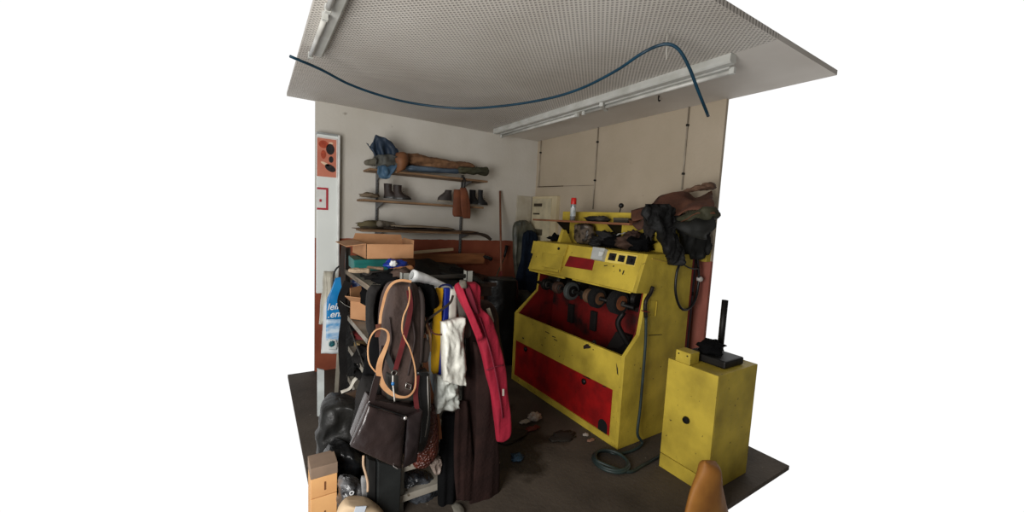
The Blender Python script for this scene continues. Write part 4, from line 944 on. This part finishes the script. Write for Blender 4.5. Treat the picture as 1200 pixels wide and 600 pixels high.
# ------------------------------------------------------------------ heap at lower left
make('bin_bag', MB().loft([(466,392,404),(472,380,420),(486,374,430),(506,372,434),(530,371,436),(550,371,432)], 1, 2.42, .12, folds=.05, seed=71, fk=9, vz=5, crumple=.015, cf=9), M('binbag_soft', (34,33,31), .45, (20,20,19), bump=.5, bscale=14), smooth=True,
     label='large black bin bag slumped at the left beside the satchel', cat='sack')
make('bin_bag', MB().loft([(520,386,408),(530,380,420),(546,378,430),(568,378,436),(600,378,440)], 1, 2.22, .09, folds=.05, seed=77, fk=11, vz=6, crumple=.015, cf=14), M('binbag_hard', (26,27,29), .28, (16,17,18), bump=.6, bscale=18), smooth=True,
     label='glossy black bin bag below the large one, behind the small cartons', cat='sack')
for i, (p0, p1, lab) in enumerate((((541),(576),'upper of the two small cartons at the lower left corner'), ((577),(620),'lower of the two small cartons at the lower left corner'))):
    zt_, zb2 = at(385,p0+3,1,2.05).z, at(385,p1+3,1,2.05).z
    xr = at(395,570,1,2.05).x; 
    t = thing('small_carton', (xr-.06,2.1,zb2), lab, 'cardboard box')
    lidh = (zt_-zb2)*.36 if i == 0 else .0
    make('carton', MB().box((xr-.12,2.05,zb2),(xr,2.17,zt_-lidh)), M('carton_bright', (222,170,112), .7, (206,152,98)), t, bevel=.002)
    if i == 0: make('lid', MB().box((xr-.122,2.047,zt_-lidh+.001),(xr+.002,2.173,zt_)), M('carton_grey', (150,126,106), .7), t, bevel=.002)
    hz = (zb2+zt_-lidh)/2; hx = at(381,560,1,2.05).x
    make('hand_slot', MB().box((hx-.004,2.0485,hz-.022),(hx+.004,2.05,hz+.022)), M('slot_brown', (120,74,40), .8), t)
cb1 = make('plastic_bag', MB().loft([(560,402,410),(566,398,424),(576,396,434),(590,396,440),(606,396,442)], 1, 2.02, .05, folds=.03, seed=81, fk=16, vz=8, sub=8, crumple=.014, cf=26), M('clear_bag_grey', (116,116,118), .22, (56,56,58), scale=9, lo=.42, hi=.58, bump=.7, bscale=22, spec=.8), smooth=True,
     label='shiny grey plastic bag with a white letter beside the small cartons', cat='bag')
text_mesh('lettering', 'o', at(409,581,1,1.945), (1,0,0), (0,0,1), .045, wl, cb1)
make('plastic_bag', MB().loft([(558,424,429),(564,423,431),(578,424,432),(584,425,431)], 1, 1.93, .012, folds=.01, seed=85, fk=20), M('strip_grey', (150,150,150), .3, (110,110,112), bump=.4), smooth=True, label='small crinkled grey packet hanging beside the beige cord', cat='packet')
make('beige_cord', MB().tube([at(426,534,1,1.86), at(426,545,1,1.86), at(429,556,1,1.86), at(431,566,1,1.86), at(431,576,1,1.86)], .006, 8, 6), M('cord_beige', (202,170,140), .7), smooth=True, label='beige cord dangling under the dark leather satchel', cat='cord')
make('cushion', MB().loft([(587,408,428),(590,402,438),(598,396,448),(612,392,456)], 1, 1.86, .05, n=40, folds=.004, seed=3), M('cushion_beige', (206,182,150), .8, (186,160,128)), smooth=True, label='beige rounded cushion at the bottom edge', cat='cushion')
make('white_label', MB().obox(at(422,597,1,1.808), (.05,.004,.03), (0,.3,0)), M('label_white', (214,222,232), .5), label='small white label on the beige cushion', cat='label')
pf = thing('portfolio_case', at(455,600,1,1.93), 'flat black case standing under the satchel beside the rack post', 'case')
make('case_body', MB().poly([at(443,541,1,1.90), at(471,549,1,1.90), at(468,612,1,1.90), at(442,612,1,1.90)], (0,.05,0)), M('case_black', (40,42,42), .4, (30,32,32), bump=.1), pf, bevel=.006)
make('case_spine', MB().poly([at(431,538,1,1.92), at(441,541,1,1.92), at(440,612,1,1.92), at(430,612,1,1.92)], (0,.04,0)), M('case_spine', (34,34,33), .6, (24,24,24)), pf, bevel=.004)
# dark bags on the lower rack shelf
make('wrapped_parcel', MB().loft([(555,476,500),(560,473,510),(572,472,513),(582,473,512),(587,480,506)], 1, 2.02, .05, folds=.02, seed=91, fk=14, vz=6, sub=8, crumple=.014, cf=30), M('foil_black', (74,78,84), .2, (30,32,36), scale=12, lo=.42, hi=.58, bump=.8, bscale=26, spec=.8), smooth=True,
     label='dark shiny wrapped parcel on the lowest shelf of the rack', cat='parcel')
make('paper_bag', MB().loft([(534,503,515),(540,501,517),(548,505,516),(556,509,513)], 1, 1.90, .02, folds=.012, seed=95, fk=22, sub=8, crumple=.010, cf=36), M('crumple_taupe', (150,134,124), .4, (110,96,88), bump=.7, bscale=30), smooth=True, label='small crumpled taupe bag over the rack edge above the parcel', cat='bag')

# ------------------------------------------------------------------ clothes and bags hanging at the near end of the rack
def garment(name, rows, y, dep, mat, lab, cat, seed, folds=.025, fk=16, **k):
    return make(name, MB().loft(rows, 1, y, dep, folds=folds, seed=seed, fk=fk, **k), mat, smooth=True, label=lab, cat=cat)
jb_ = thing('black_jacket', at(470,330,1,1.92), 'black jacket draped behind the brown garment bag', 'jacket')
make('body', MB().loft([(330,450,500),(338,442,508),(352,434,514),(368,431,513),(385,432,500),(410,430,496),(440,424,494),(470,420,492)], 1, 1.90, .035, folds=.03, seed=101, fk=18), black_cloth, jb_, smooth=True)
make('sleeve', MB().loft([(334,436,448),(345,430,442),(365,429,438),(385,430,440),(392,433,440)], 1, 1.85, .03, folds=.01, seed=104), grey_black, jb_, smooth=True)
make('sleeve', MB().loft([(334,488,508),(345,492,513),(355,500,515),(362,504,512)], 1, 1.84, .03, folds=.02, seed=108, fk=24), black_cloth, jb_, smooth=True)
make('jacket_skirt', MB().loft([(440,424,448),(460,418,446),(480,416,440),(500,412,430),(515,410,424)], 1, 1.86, .03, folds=.02, seed=111), grey_black, jb_, smooth=True)

gbm = M('garment_brown', (74,58,52), .75, (56,44,40), scale=5, bump=.25, bscale=40)
gb_ = thing('garment_bag', at(467,455,1,1.80), 'brown grey folded garment bag with a rounded top hanging at the rack end', 'garment bag')
make('shell', MB().loft([(329,462,480),(333,454,487),(342,449,491),(356,446,493),(375,445,493),(400,445,493),(430,446,490),(455,448,488),(472,450,484)], 1, 1.80, .06, folds=.012, seed=121, fk=14, e=3.2), gbm, gb_, smooth=True)
make('center_seam', MB().tube([at(x, y, 1, 1.733) for x, y in ((480,332),(484,350),(483,372),(486,396),(482,420),(478,440))], .004, 6, 5), M('seam_brown', (50,38,36), .8), gb_, smooth=True)
make('center_seam', MB().tube([at(x, y, 1, 1.733) for x, y in ((456,372),(459,396),(457,420),(461,440))], .003, 6, 5), M('seam_brown', (50,38,36)), gb_, smooth=True)
make('lower_pocket', MB().loft([(436,453,488),(444,452,489),(460,452,488),(470,454,486)], 1, 1.755, .02, folds=.006, seed=124, e=4), M('pocket_dark', (60,58,52), .6, (44,42,40)), gb_, smooth=True)
make('side_fold', MB().loft([(336,486,492),(350,489,496),(380,489,496),(410,488,494),(430,486,492)], 1, 1.79, .04, folds=.012, seed=127, n=24), M('fold_dark', (66,54,50), .8, (50,42,40)), gb_, smooth=True)

def strap(pts, y, w, mat, name, lab, th=.003, cat='strap'):
    return make(name, MB().ribbon([at(x, yy, 1, y - (d[0] if d else 0)) for x, yy, *d in pts], w, th), mat, smooth=False, label=lab, cat=cat)
strap([(482,330),(470,328.5),(460,332),(453,342),(449,356),(446,370),(445,384),(443,392)], 1.722, .011, tan_strap, 'leather_strap', 'tan strap arching over the top of the garment bag')
strap([(440,436,.01),(433,426,.01),(431,412,.01),(433,398,.01),(439,388,.02),(447,385,.02),(454,389,.02),(455,398,.02),(451,410,.02),(446,422,.02),(444,436,.02),(448,450,.02),(457,460,.02),(468,465,.02),(479,464,.02),(486,455,.02),(487,440,.02),(485,425,.02),(480,408,.02),(473,394,.01),(471,384,.01),(473,370,.01),(478,358,.01),(480,346,.01),(479,336,.01)],
      1.725, lambda t: .0055 + .020*math.exp(-((t-.42)/.12)**2), tan_strap, 'leather_belt', 'long tan belt hanging in a big loop over the garment bag')
strap([(443,380),(443,388),(442,395)], 1.715, .02, M('keeper_brown', (98,54,40), .6), 'buckle_keeper', 'brown keeper piece at the end of the tan strap')
bs_ = thing('shoulder_strap', at(472,400,1,1.715), 'burgundy shoulder strap crossing the garment bag', 'strap')
make('webbing', MB().ribbon([at(x, y, 1, 1.716) for x, y in ((479,340),(481,358),(479,374),(475,390),(470,410),(463,434))], .022, .004), burgundy, bs_)
make('ring', MB().tube([at(462,437,1,1.712)+V((.012*math.cos(t),0,.012*math.sin(t))) for t in [2*PI*k/12 for k in range(12)]], .003, 8, closed=True), steel, bs_, smooth=True)
strap([(450,408),(455,420),(461,434)], 1.716, .022, M('strap_grey', (54,54,54), .6), 'shoulder_strap', 'dark grey strap meeting the burgundy one at a ring')
zp = thing('zip_pull', at(461,452,1,1.70), 'zip pull with a blue bead and white cord on the garment bag', 'zip pull')
make('bead', MB().blob(at(460.5,449.5,1,1.705), (.016,.014,.018), 0, 0, n=12, flat=False), M('bead_blue', (40,110,170), .3), zp, smooth=True)
make('cord', MB().tube([at(460.5,440,1,1.705), at(460.5,450,1,1.705), at(461.5,460,1,1.705), at(462.5,470,1,1.705)], .0035, 8, 4), M('cord_white', (196,192,186), .6), zp, smooth=True)
make('buckle', MB().tube([at(x, y, 1, 1.725) for x, y in ((476,449),(482,451),(481,457),(475,455))], .003, 8, closed=True), M('buckle_silver', (190,186,180), .25, metal=.9), smooth=True, label='small silver buckle at the right of the zip pull', cat='buckle')

# dark leather satchel
dl = M('satchel_leather', (50,39,37), .26, (35,27,27), scale=4, bump=.12, bscale=50, spec=.6)
st = thing('leather_satchel', at(455,548,1,1.72), 'large dark brown leather satchel hanging tilted at the bottom left', 'satchel')
def quadpatch(c, nx=6, nz=6, y0=1.66, bulge=.03):
    tl, tr, br_, bl_ = c; rows = []
    for j in range(nz+1):
        v = j/nz; r = []
        for i in range(nx+1):
            u = i/nx
            px = (tl[0]*(1-u)+tr[0]*u)*(1-v)+(bl_[0]*(1-u)+br_[0]*u)*v; py = (tl[1]*(1-u)+tr[1]*u)*(1-v)+(bl_[1]*(1-u)+br_[1]*u)*v
            r.append(at(px, py, 1, y0 - bulge*(4*u*(1-u))**.5*(4*v*(1-v))**.5))
        rows.append(r)
    return rows
def pillow(quad, yf, depth, bulge=.03, e=6, seed=0, amp=.0, fq=9):
    """closed slab with bulged faces between a front quad (photo positions) and depth"""
    fr_ = quadpatch(quad, 24, 24, yf, bulge); mb = MB(); mbf = [[None]*25 for _ in range(25)]; bk_ = [[None]*25 for _ in range(25)]
    for j in range(25):
        for i in range(25):
            p = fr_[j][i]; w_ = (noise.noise(V((p.x*fq+seed, p.z*fq, seed)))-.6*abs(noise.noise(V((p.x*fq*2, p.z*fq*1.5+seed, 3)))))*amp
            mbf[j][i] = mb.bm.verts.new(p+V((0,w_,0))); bk_[j][i] = mb.bm.verts.new(V((p.x, yf+depth+(yf-p.y)*.3, p.z)))
    for j in range(24):
        for i in range(24):
            mb.bm.faces.new((mbf[j][i],mbf[j][i+1],mbf[j+1][i+1],mbf[j+1][i])); mb.bm.faces.new((bk_[j][i],bk_[j+1][i],bk_[j+1][i+1],bk_[j][i+1]))
    B = [(0,i) for i in range(25)]+[(j,24) for j in range(1,25)]+[(24,i) for i in range(23,-1,-1)]+[(j,0) for j in range(23,0,-1)]
    for k in range(len(B)):
        (j,i),(j2,i2) = B[k], B[(k+1)%len(B)]
        mb.bm.faces.new((mbf[j][i],bk_[j][i],bk_[j2][i2],mbf[j2][i2]))
    return mb
make('body', pillow([(433,467),(493,480),(487,540),(414,518)], 1.70, .09, .01, seed=3), dl, st, smooth=True, bevel=.006)
make('front_flap', pillow([(432,475),(476,489),(470,550),(411,524)], 1.665, .03, .018, seed=5, amp=.012), dl, st, smooth=True, bevel=.004)
make('side_gusset', pillow([(477,489),(495,481),(489,542),(472,549)], 1.675, .03, .012, seed=8, amp=.01), M('gusset_leather', (40,32,32), .26, (26,21,22), bump=.15), st, smooth=True, bevel=.004)
make('zipper', MB().bar(at(433,474,1,1.662), at(474,487.5,1,1.66), .006, .004), blackm, st)
make('stud', MB().blob(at(475,490,1,1.652), (.018,.012,.018), 0, 0, n=12, flat=False), M('stud_and_shine_silver', (214,208,204), .25, metal=.7), st, smooth=True)
make('corner_shine', MB().bar(at(461,546,1,1.65), at(466,549,1,1.65), .012, .004), M('stud_and_shine_silver', (214,208,204)), st, bevel=.002)  # bright bar put in as a highlight on the leather corner
make('carry_strap', MB().ribbon([at(435,470,1,1.68), at(440,450,1,1.70), at(446,430,1,1.71), at(450,405,1,1.72)], .028, .004), dl, st)
make('carry_strap', MB().ribbon([at(489,482,1,1.70), at(487,462,1,1.72), at(489,440,1,1.73)], .022, .004), burgundy, st)

bb = thing('black_handbag', at(492,520,1,1.77), 'narrow black leather handbag hanging right of the garment bag', 'handbag')
make('body', MB().loft([(433,485,499),(437,484,502),(450,484,502.5),(470,485,503),(490,487,503),(510,486,500),(530,482,494)], 1, 1.78, .04, folds=.006, seed=131, e=3.6), M('handbag_black', (38,37,37), .22, (26,26,27), spec=.6), bb, smooth=True)
make('top_band', MB().loft([(432,485.5,499),(435,484.5,501.5),(438,485.5,501)], 1, 1.775, .045, e=3.6), M('band_black', (30,30,30), .3), bb, smooth=True)
make('piping', MB().tube([at(501,440,1,1.74), at(501.5,460,1,1.74), at(502,485,1,1.74), at(498,512,1,1.74)], .003, 8, 5), M('piping_pale', (150,146,140), .4), bb, smooth=True)

def weave_mat():
    mt = M('woven_leather', (92,42,30), .32, (48,22,18), scale=10, spec=.6)
    nt = mt.node_tree; N = nt.nodes; L = nt.links; bs = N['Principled BSDF']
    tc = N.new('ShaderNodeTexCoord'); mp = N.new('ShaderNodeMapping'); mp.inputs['Rotation'].default_value = (0,.785,0); L.new(tc.outputs['Object'], mp.inputs['Vector'])
    ck = N.new('ShaderNodeTexVoronoi'); ck.inputs['Scale'].default_value = 75; L.new(mp.outputs['Vector'], ck.inputs['Vector'])
    b = N.new('ShaderNodeBump'); b.inputs['Strength'].default_value = 1; b.inputs['Distance'].default_value = .01; b.invert = True
    L.new(ck.outputs['Distance'], b.inputs['Height']); L.new(b.outputs['Normal'], bs.inputs['Normal']); return mt
make('woven_bag', MB().loft([(474,499,508),(482,497,510),(492,494,512),(506,490,513),(520,487,513),(532,484,510),(542,483,500),(547,485,492)], 1, 1.84, .05, folds=.008, seed=141, fk=20), weave_mat(), smooth=True,
     label='reddish brown woven leather bag peeking out right of the black handbag', cat='bag')
strap([(496,392),(498,410),(499,430),(503,455),(509,475),(513,495),(515,515)], 1.86, .028, M('strap_cognac', (176,112,76), .6, (146,88,58)), 'leather_strap', 'broad cognac strap running down beside the black handbag')
strap([(497,372,0),(501,384,.02),(504,396,.03),(504,412,.02)], 1.85, .012, tan_strap, 'leather_strap', 'short tan strap in front of the yellow stripe')
strap([(531,346),(528,354),(520,361),(510,368),(500,376),(496,385)], 1.80, .012, M('strap_dark_brown', (58,46,38)), 'leather_strap', 'dark strap slung across the yellow and blue carrier bag')
make('leather_lace', MB().tube([at(500,372,1,1.81), at(503,384,1,1.81), at(509,391,1,1.80), at(518,392,1,1.80), at(527,389,1,1.80)], .004, 8, 5), M('lace_red_brown', (84,36,32), .6), smooth=True, label='thin reddish brown lace hooked around the striped bag', cat='lace')
garment('brown_pouch', [(396,489,500),(404,487,503),(415,487,502),(424,492,499)], 1.80, .02, M('pouch_dark', (70,58,52), .7, (50,42,38)), 'small dark brown pouch hanging right of the garment bag', 'pouch', 151, .01)

# striped carrier bag: white with a yellow and a blue stripe
sbg = thing('striped_bag', at(520,440,1,1.90), 'white plastic bag with a vertical yellow and blue stripe', 'plastic bag')
make('white_panel', MB().loft([(336,508,535),(342,506,537),(360,505,536),(380,503,534),(410,500,532),(440,498,530),(452,502,528)], 1, 1.91, .018, folds=.010, seed=161, fk=14, e=4, sub=8, crumple=.008, cf=18), white_plastic, sbg, smooth=True)
make('yellow_stripe', MB().loft([(337,511,518.5),(342,510,519),(360,508,517),(390,506,516.5),(420,504.5,514.5),(438,504,513)], 1, 1.868, .010, folds=.006, seed=161, fk=14, e=5, n=24, cap=.02), M('stripe_yellow', (240,190,30), .45, (222,170,24)), sbg, smooth=True)
make('blue_stripe', MB().loft([(337,520,526.5),(345,520,527),(365,519,525.5),(400,515.5,522),(425,514,519.5),(440,513.5,518)], 1, 1.866, .010, folds=.006, seed=161, fk=14, e=5, n=24, cap=.02), M('stripe_blue', (22,48,150), .4, (16,36,124)), sbg, smooth=True)
make('cream_sleeve', MB().loft([(338,527,534),(346,526,535),(362,525,535),(380,525,534)], 1, 1.87, .014, folds=.008, seed=166, e=3), M('cream_plastic', (214,212,200), .5, (190,188,176), bump=.2), sbg, smooth=True)
hm = M('handle_blue_dark', (24,34,84), .5)
make('bag_handle', MB().ribbon([at(516,346,1,1.865), at(514,338,1,1.865), at(520,334,1,1.865), at(528,335,1,1.865), at(531,342,1,1.865)], .010, .003), hm, sbg, smooth=True)

make('silver_bag', pillow([(518.5,378),(544,372),(546,452),(520,447)], 1.79, .03, .022, seed=171, amp=.03, fq=16), M('silver_white', (222,220,210), .35, (200,198,188), scale=8, bump=.4, bscale=22), smooth=True,
     label='crumpled silvery white bag hanging in front of the brown coat', cat='bag')
make('clear_bag', pillow([(513,440),(537,446),(538,478),(509,484)], 1.83, .03, .02, seed=175, amp=.03, fq=20), M('foggy_plastic', (206,208,200), .3, (172,176,170), scale=8, bump=.4, bscale=26), smooth=True,
     label='foggy plastic bag below the silvery white one', cat='bag')
garment('white_cloth', [(402,500,506),(420,499,505),(445,498,508),(468,501,511),(478,508,514)], 1.875, .014, M('cloth_bluewhite', (206,220,232), .6, (184,200,216)), 'bluish white cloth hanging left of the foggy plastic bag', 'cloth', 179, .01)

# white roll on top
wr = at(483,323,1,1.90); wq = at(531,338,1,1.93)
rl = thing('white_roll', wr, 'white rolled plastic sheet lying over the top of the hanging clothes', 'roll')
make('sheet', MB().tube([wr, wr+(wq-wr)*.35+V((0,0,.004)), wr+(wq-wr)*.7, wq], lambda t: .032-.024*t, 20, 4), white_plastic, rl, smooth=True)
nd_ = (wr-wq).normalized()
make('rolled_end', MB().tube([wr+nd_*.001, wr+nd_*.004], .018, 20), M('roll_end_grey', (170,172,170), .6), rl)

# coats
garment('grey_coat', [(346,534,540),(352,534,544),(364,537,548),(380,540,551),(396,544,553)], 1.87, .02, M('coat_greybrown', (92,86,80), .9, (74,68,64), spec=.1), 'narrow grey brown coat sleeve between the striped bag and the red jacket', 'coat', 185, .01)
bc = thing('brown_coat', at(560,595,1,1.86), 'long dark brown coat hanging almost to the floor', 'coat')
bcm = M('coat_brown', (46,30,27), .95, (35,23,21), scale=8, bump=.3, bscale=60, spec=.15)
make('coat_body', MB().loft([(366,545,553),(376,546,557),(395,546,562),(420,546,568),(450,544,575),(490,538,579),(530,535,581),(560,533,582),(582,533,583),(590,536,580)], 1, 1.90, .045, folds=.03, seed=191, fk=9, vz=.9, cap=.04), bcm, bc, smooth=True)
make('front_panel', MB().loft([(400,553,563),(430,556,570),(470,557,577),(520,556,582),(570,552,585),(598,548,586),(606,552,582)], 1, 1.845, .022, folds=.02, seed=195, fk=10, vz=.9, cap=.03), bcm, bc, smooth=True)
make('hem_fold', MB().loft([(470,535,548),(510,533,552),(550,533,556),(580,535,556),(586,538,554)], 1, 1.84, .02, folds=.02, seed=199, fk=18, vz=.6), bcm, bc, smooth=True)
rj = thing('red_jacket', at(575,518,1,1.95), 'crimson red jacket hanging diagonally right of the brown coat', 'jacket')
rjm = M('jacket_red', (158,22,48), .8, (134,16,40), scale=6, bump=.2, bscale=50)
make('jacket_body', MB().loft([(330,541,556),(336,534,561),(348,537,561),(360,542,562),(372,548,574),(386,554,579),(404,561,585),(430,568,591),(464,576,594),(492,580,597),(508,582,596),(518,583,588)], 1, 1.80, .028, folds=.018, seed=201, fk=16, vz=.9, cap=.03, e=4.5), rjm, rj, smooth=True)
make('lapel', MB().patch([[at(535,333,1,1.760), at(541,333,1,1.755)], [at(541,352,1,1.755), at(548,352,1,1.743)], [at(549,374,1,1.755), at(557,372,1,1.740)], [at(560,400,1,1.760), at(567,396,1,1.745)]], .005, .004, 10, 2, 5, 5), rjm, rj, smooth=True)
make('lining', MB().patch([[at(545,333,1,1.760), at(550,334,1,1.760)], [at(548,350,1,1.757), at(556,352,1,1.757)], [at(554,366,1,1.757), at(561,368,1,1.759)]], .004, .004, 10, 2, 5, 5), M('lining_darkred', (120,26,46), .8), rj, smooth=True)
make('collar_patch', MB().loft([(328,539,546),(333,538.5,547),(338,541,547)], 1, 1.755, .010, n=20), M('collar_grey', (110,102,90), .8, (70,64,58), scale=40), rj, smooth=True)
make('front_edge', MB().tube([at(562,372,1,1.763), at(570,395,1,1.763), at(578,425,1,1.763), at(585,460,1,1.765), at(589,490,1,1.767)], .004, 6, 5), M('lining_darkred', (120,26,46)), rj, smooth=True)
make('cuff_seam', MB().tube([at(570,434,1,1.768), at(580,430,1,1.762), at(590,428,1,1.768)], .003, 6, 5), M('lining_darkred', (120,26,46)), rj, smooth=True)
make('paper_card', MB().poly([at(570,362,1,1.83), at(574,361,1,1.83), at(579,376,1,1.83), at(577,382,1,1.83)], (0,.004,0)), M('card_white', (200,192,172), .7), label='white card sticking out behind the red jacket', cat='card')
garment('dark_brown_jacket', [(352,562,572),(358,560,578),(370,562,583),(390,568,584),(412,576,588),(430,582,590)], 2.06, .04, M('jacket_darkbrown', (66,42,34), .8, (46,30,26)), 'dark brown jacket behind the red one', 'jacket', 211, .015)
garment('black_trousers', [(484,521,537),(490,519,537),(510,517,536),(540,514,535),(570,513,533),(594,514,532),(600,517,529)], 1.91, .03, black_cloth, 'black trousers hanging between the foggy bag and the brown coat', 'trousers', 221, .02, 16, vz=.8)
make('white_tag', MB().poly([at(589,456,1,1.755), at(591,456,1,1.755), at(591,464,1,1.755), at(589,464,1,1.755)], (0,.003,0)), M('tag_white', (196,190,178)), label='tiny white tag on the edge of the red jacket', cat='tag')
make('white_tag', MB().poly([at(494,357,1,1.80), at(497,357,1,1.80), at(497,365,1,1.80), at(494,365,1,1.80)], (0,.003,0)), M('tag_white', (196,190,178)), label='small white tag beside the yellow stripe, near the garment bag', cat='tag')
make('shoe_sole', MB().blob(at(537,597,2,.012), (.06,.1,.03), 3, .1), M('sole_grey', (110,106,96), .8), smooth=True, label='grey sole lying under the hem of the brown coat', cat='sole')
SIDE_DIR, SIDE_K, BASE = (-.9,-.3,-.45), .45, .10

# ------------------------------------------------------------------ light: overcast daylight
w = bpy.data.worlds.new('sky'); bpy.context.scene.world = w; w.use_nodes = True
nt = w.node_tree; N = nt.nodes; L = nt.links; bg = N['Background']
tc = N.new('ShaderNodeTexCoord')
def world_lobe(d, a, b_):
    vm = N.new('ShaderNodeVectorMath'); vm.operation = 'DOT_PRODUCT'; L.new(tc.outputs['Generated'], vm.inputs[0]); vm.inputs[1].default_value = V(d).normalized()
    mr = N.new('ShaderNodeMapRange'); mr.interpolation_type = 'SMOOTHSTEP'; mr.inputs['From Min'].default_value = a; mr.inputs['From Max'].default_value = b_
    L.new(vm.outputs['Value'], mr.inputs['Value']); return mr.outputs['Result']
def fma(x, k, c):
    n = N.new('ShaderNodeMath'); n.operation = 'MULTIPLY_ADD'; n.inputs[1].default_value = k; L.new(x, n.inputs[0])
    if isinstance(c, float): n.inputs[2].default_value = c
    else: L.new(c, n.inputs[2])
    return n.outputs[0]
# white backdrop put in ahead, dim behind the camera, bright window side at the left
ahead = world_lobe(tuple(fw), .30, .54); side = world_lobe(SIDE_DIR, .45, .95)
st_ = fma(side, SIDE_K, fma(ahead, 1.03-BASE, BASE))
L.new(st_, bg.inputs['Strength'])
mxc = N.new('ShaderNodeMix'); mxc.data_type = 'RGBA'; L.new(ahead, mxc.inputs[0]); mxc.inputs[6].default_value = (1, .94, .85, 1); mxc.inputs[7].default_value = (1, 1, 1, 1)
mx2 = N.new('ShaderNodeMix'); mx2.data_type = 'RGBA'; L.new(side, mx2.inputs[0]); L.new(mxc.outputs[2], mx2.inputs[6]); mx2.inputs[7].default_value = (.96, .98, 1, 1)
L.new(mx2.outputs[2], bg.inputs['Color'])
# daylight entering by the shop window, left of and behind the viewpoint
ld = bpy.data.lights.new('shop_window_daylight', 'AREA'); ld.shape = 'RECTANGLE'; ld.size = 1.3; ld.size_y = 1.7; ld.energy = 92; ld.color = (1, .985, .96)
lo_ = bpy.data.objects.new('shop_window_daylight', ld); C.objects.link(lo_)
lo_.location = (-1.15, .55, 1.35); lo_.rotation_euler = (V((.75, 2.6, 1.3))-V(lo_.location)).to_track_quat('-Z', 'Y').to_euler()
vs = bpy.context.scene.view_settings
vs.view_transform = 'Standard'; vs.look = 'None'; vs.gamma = 1; vs.exposure = 0; vs.use_curve_mapping = False
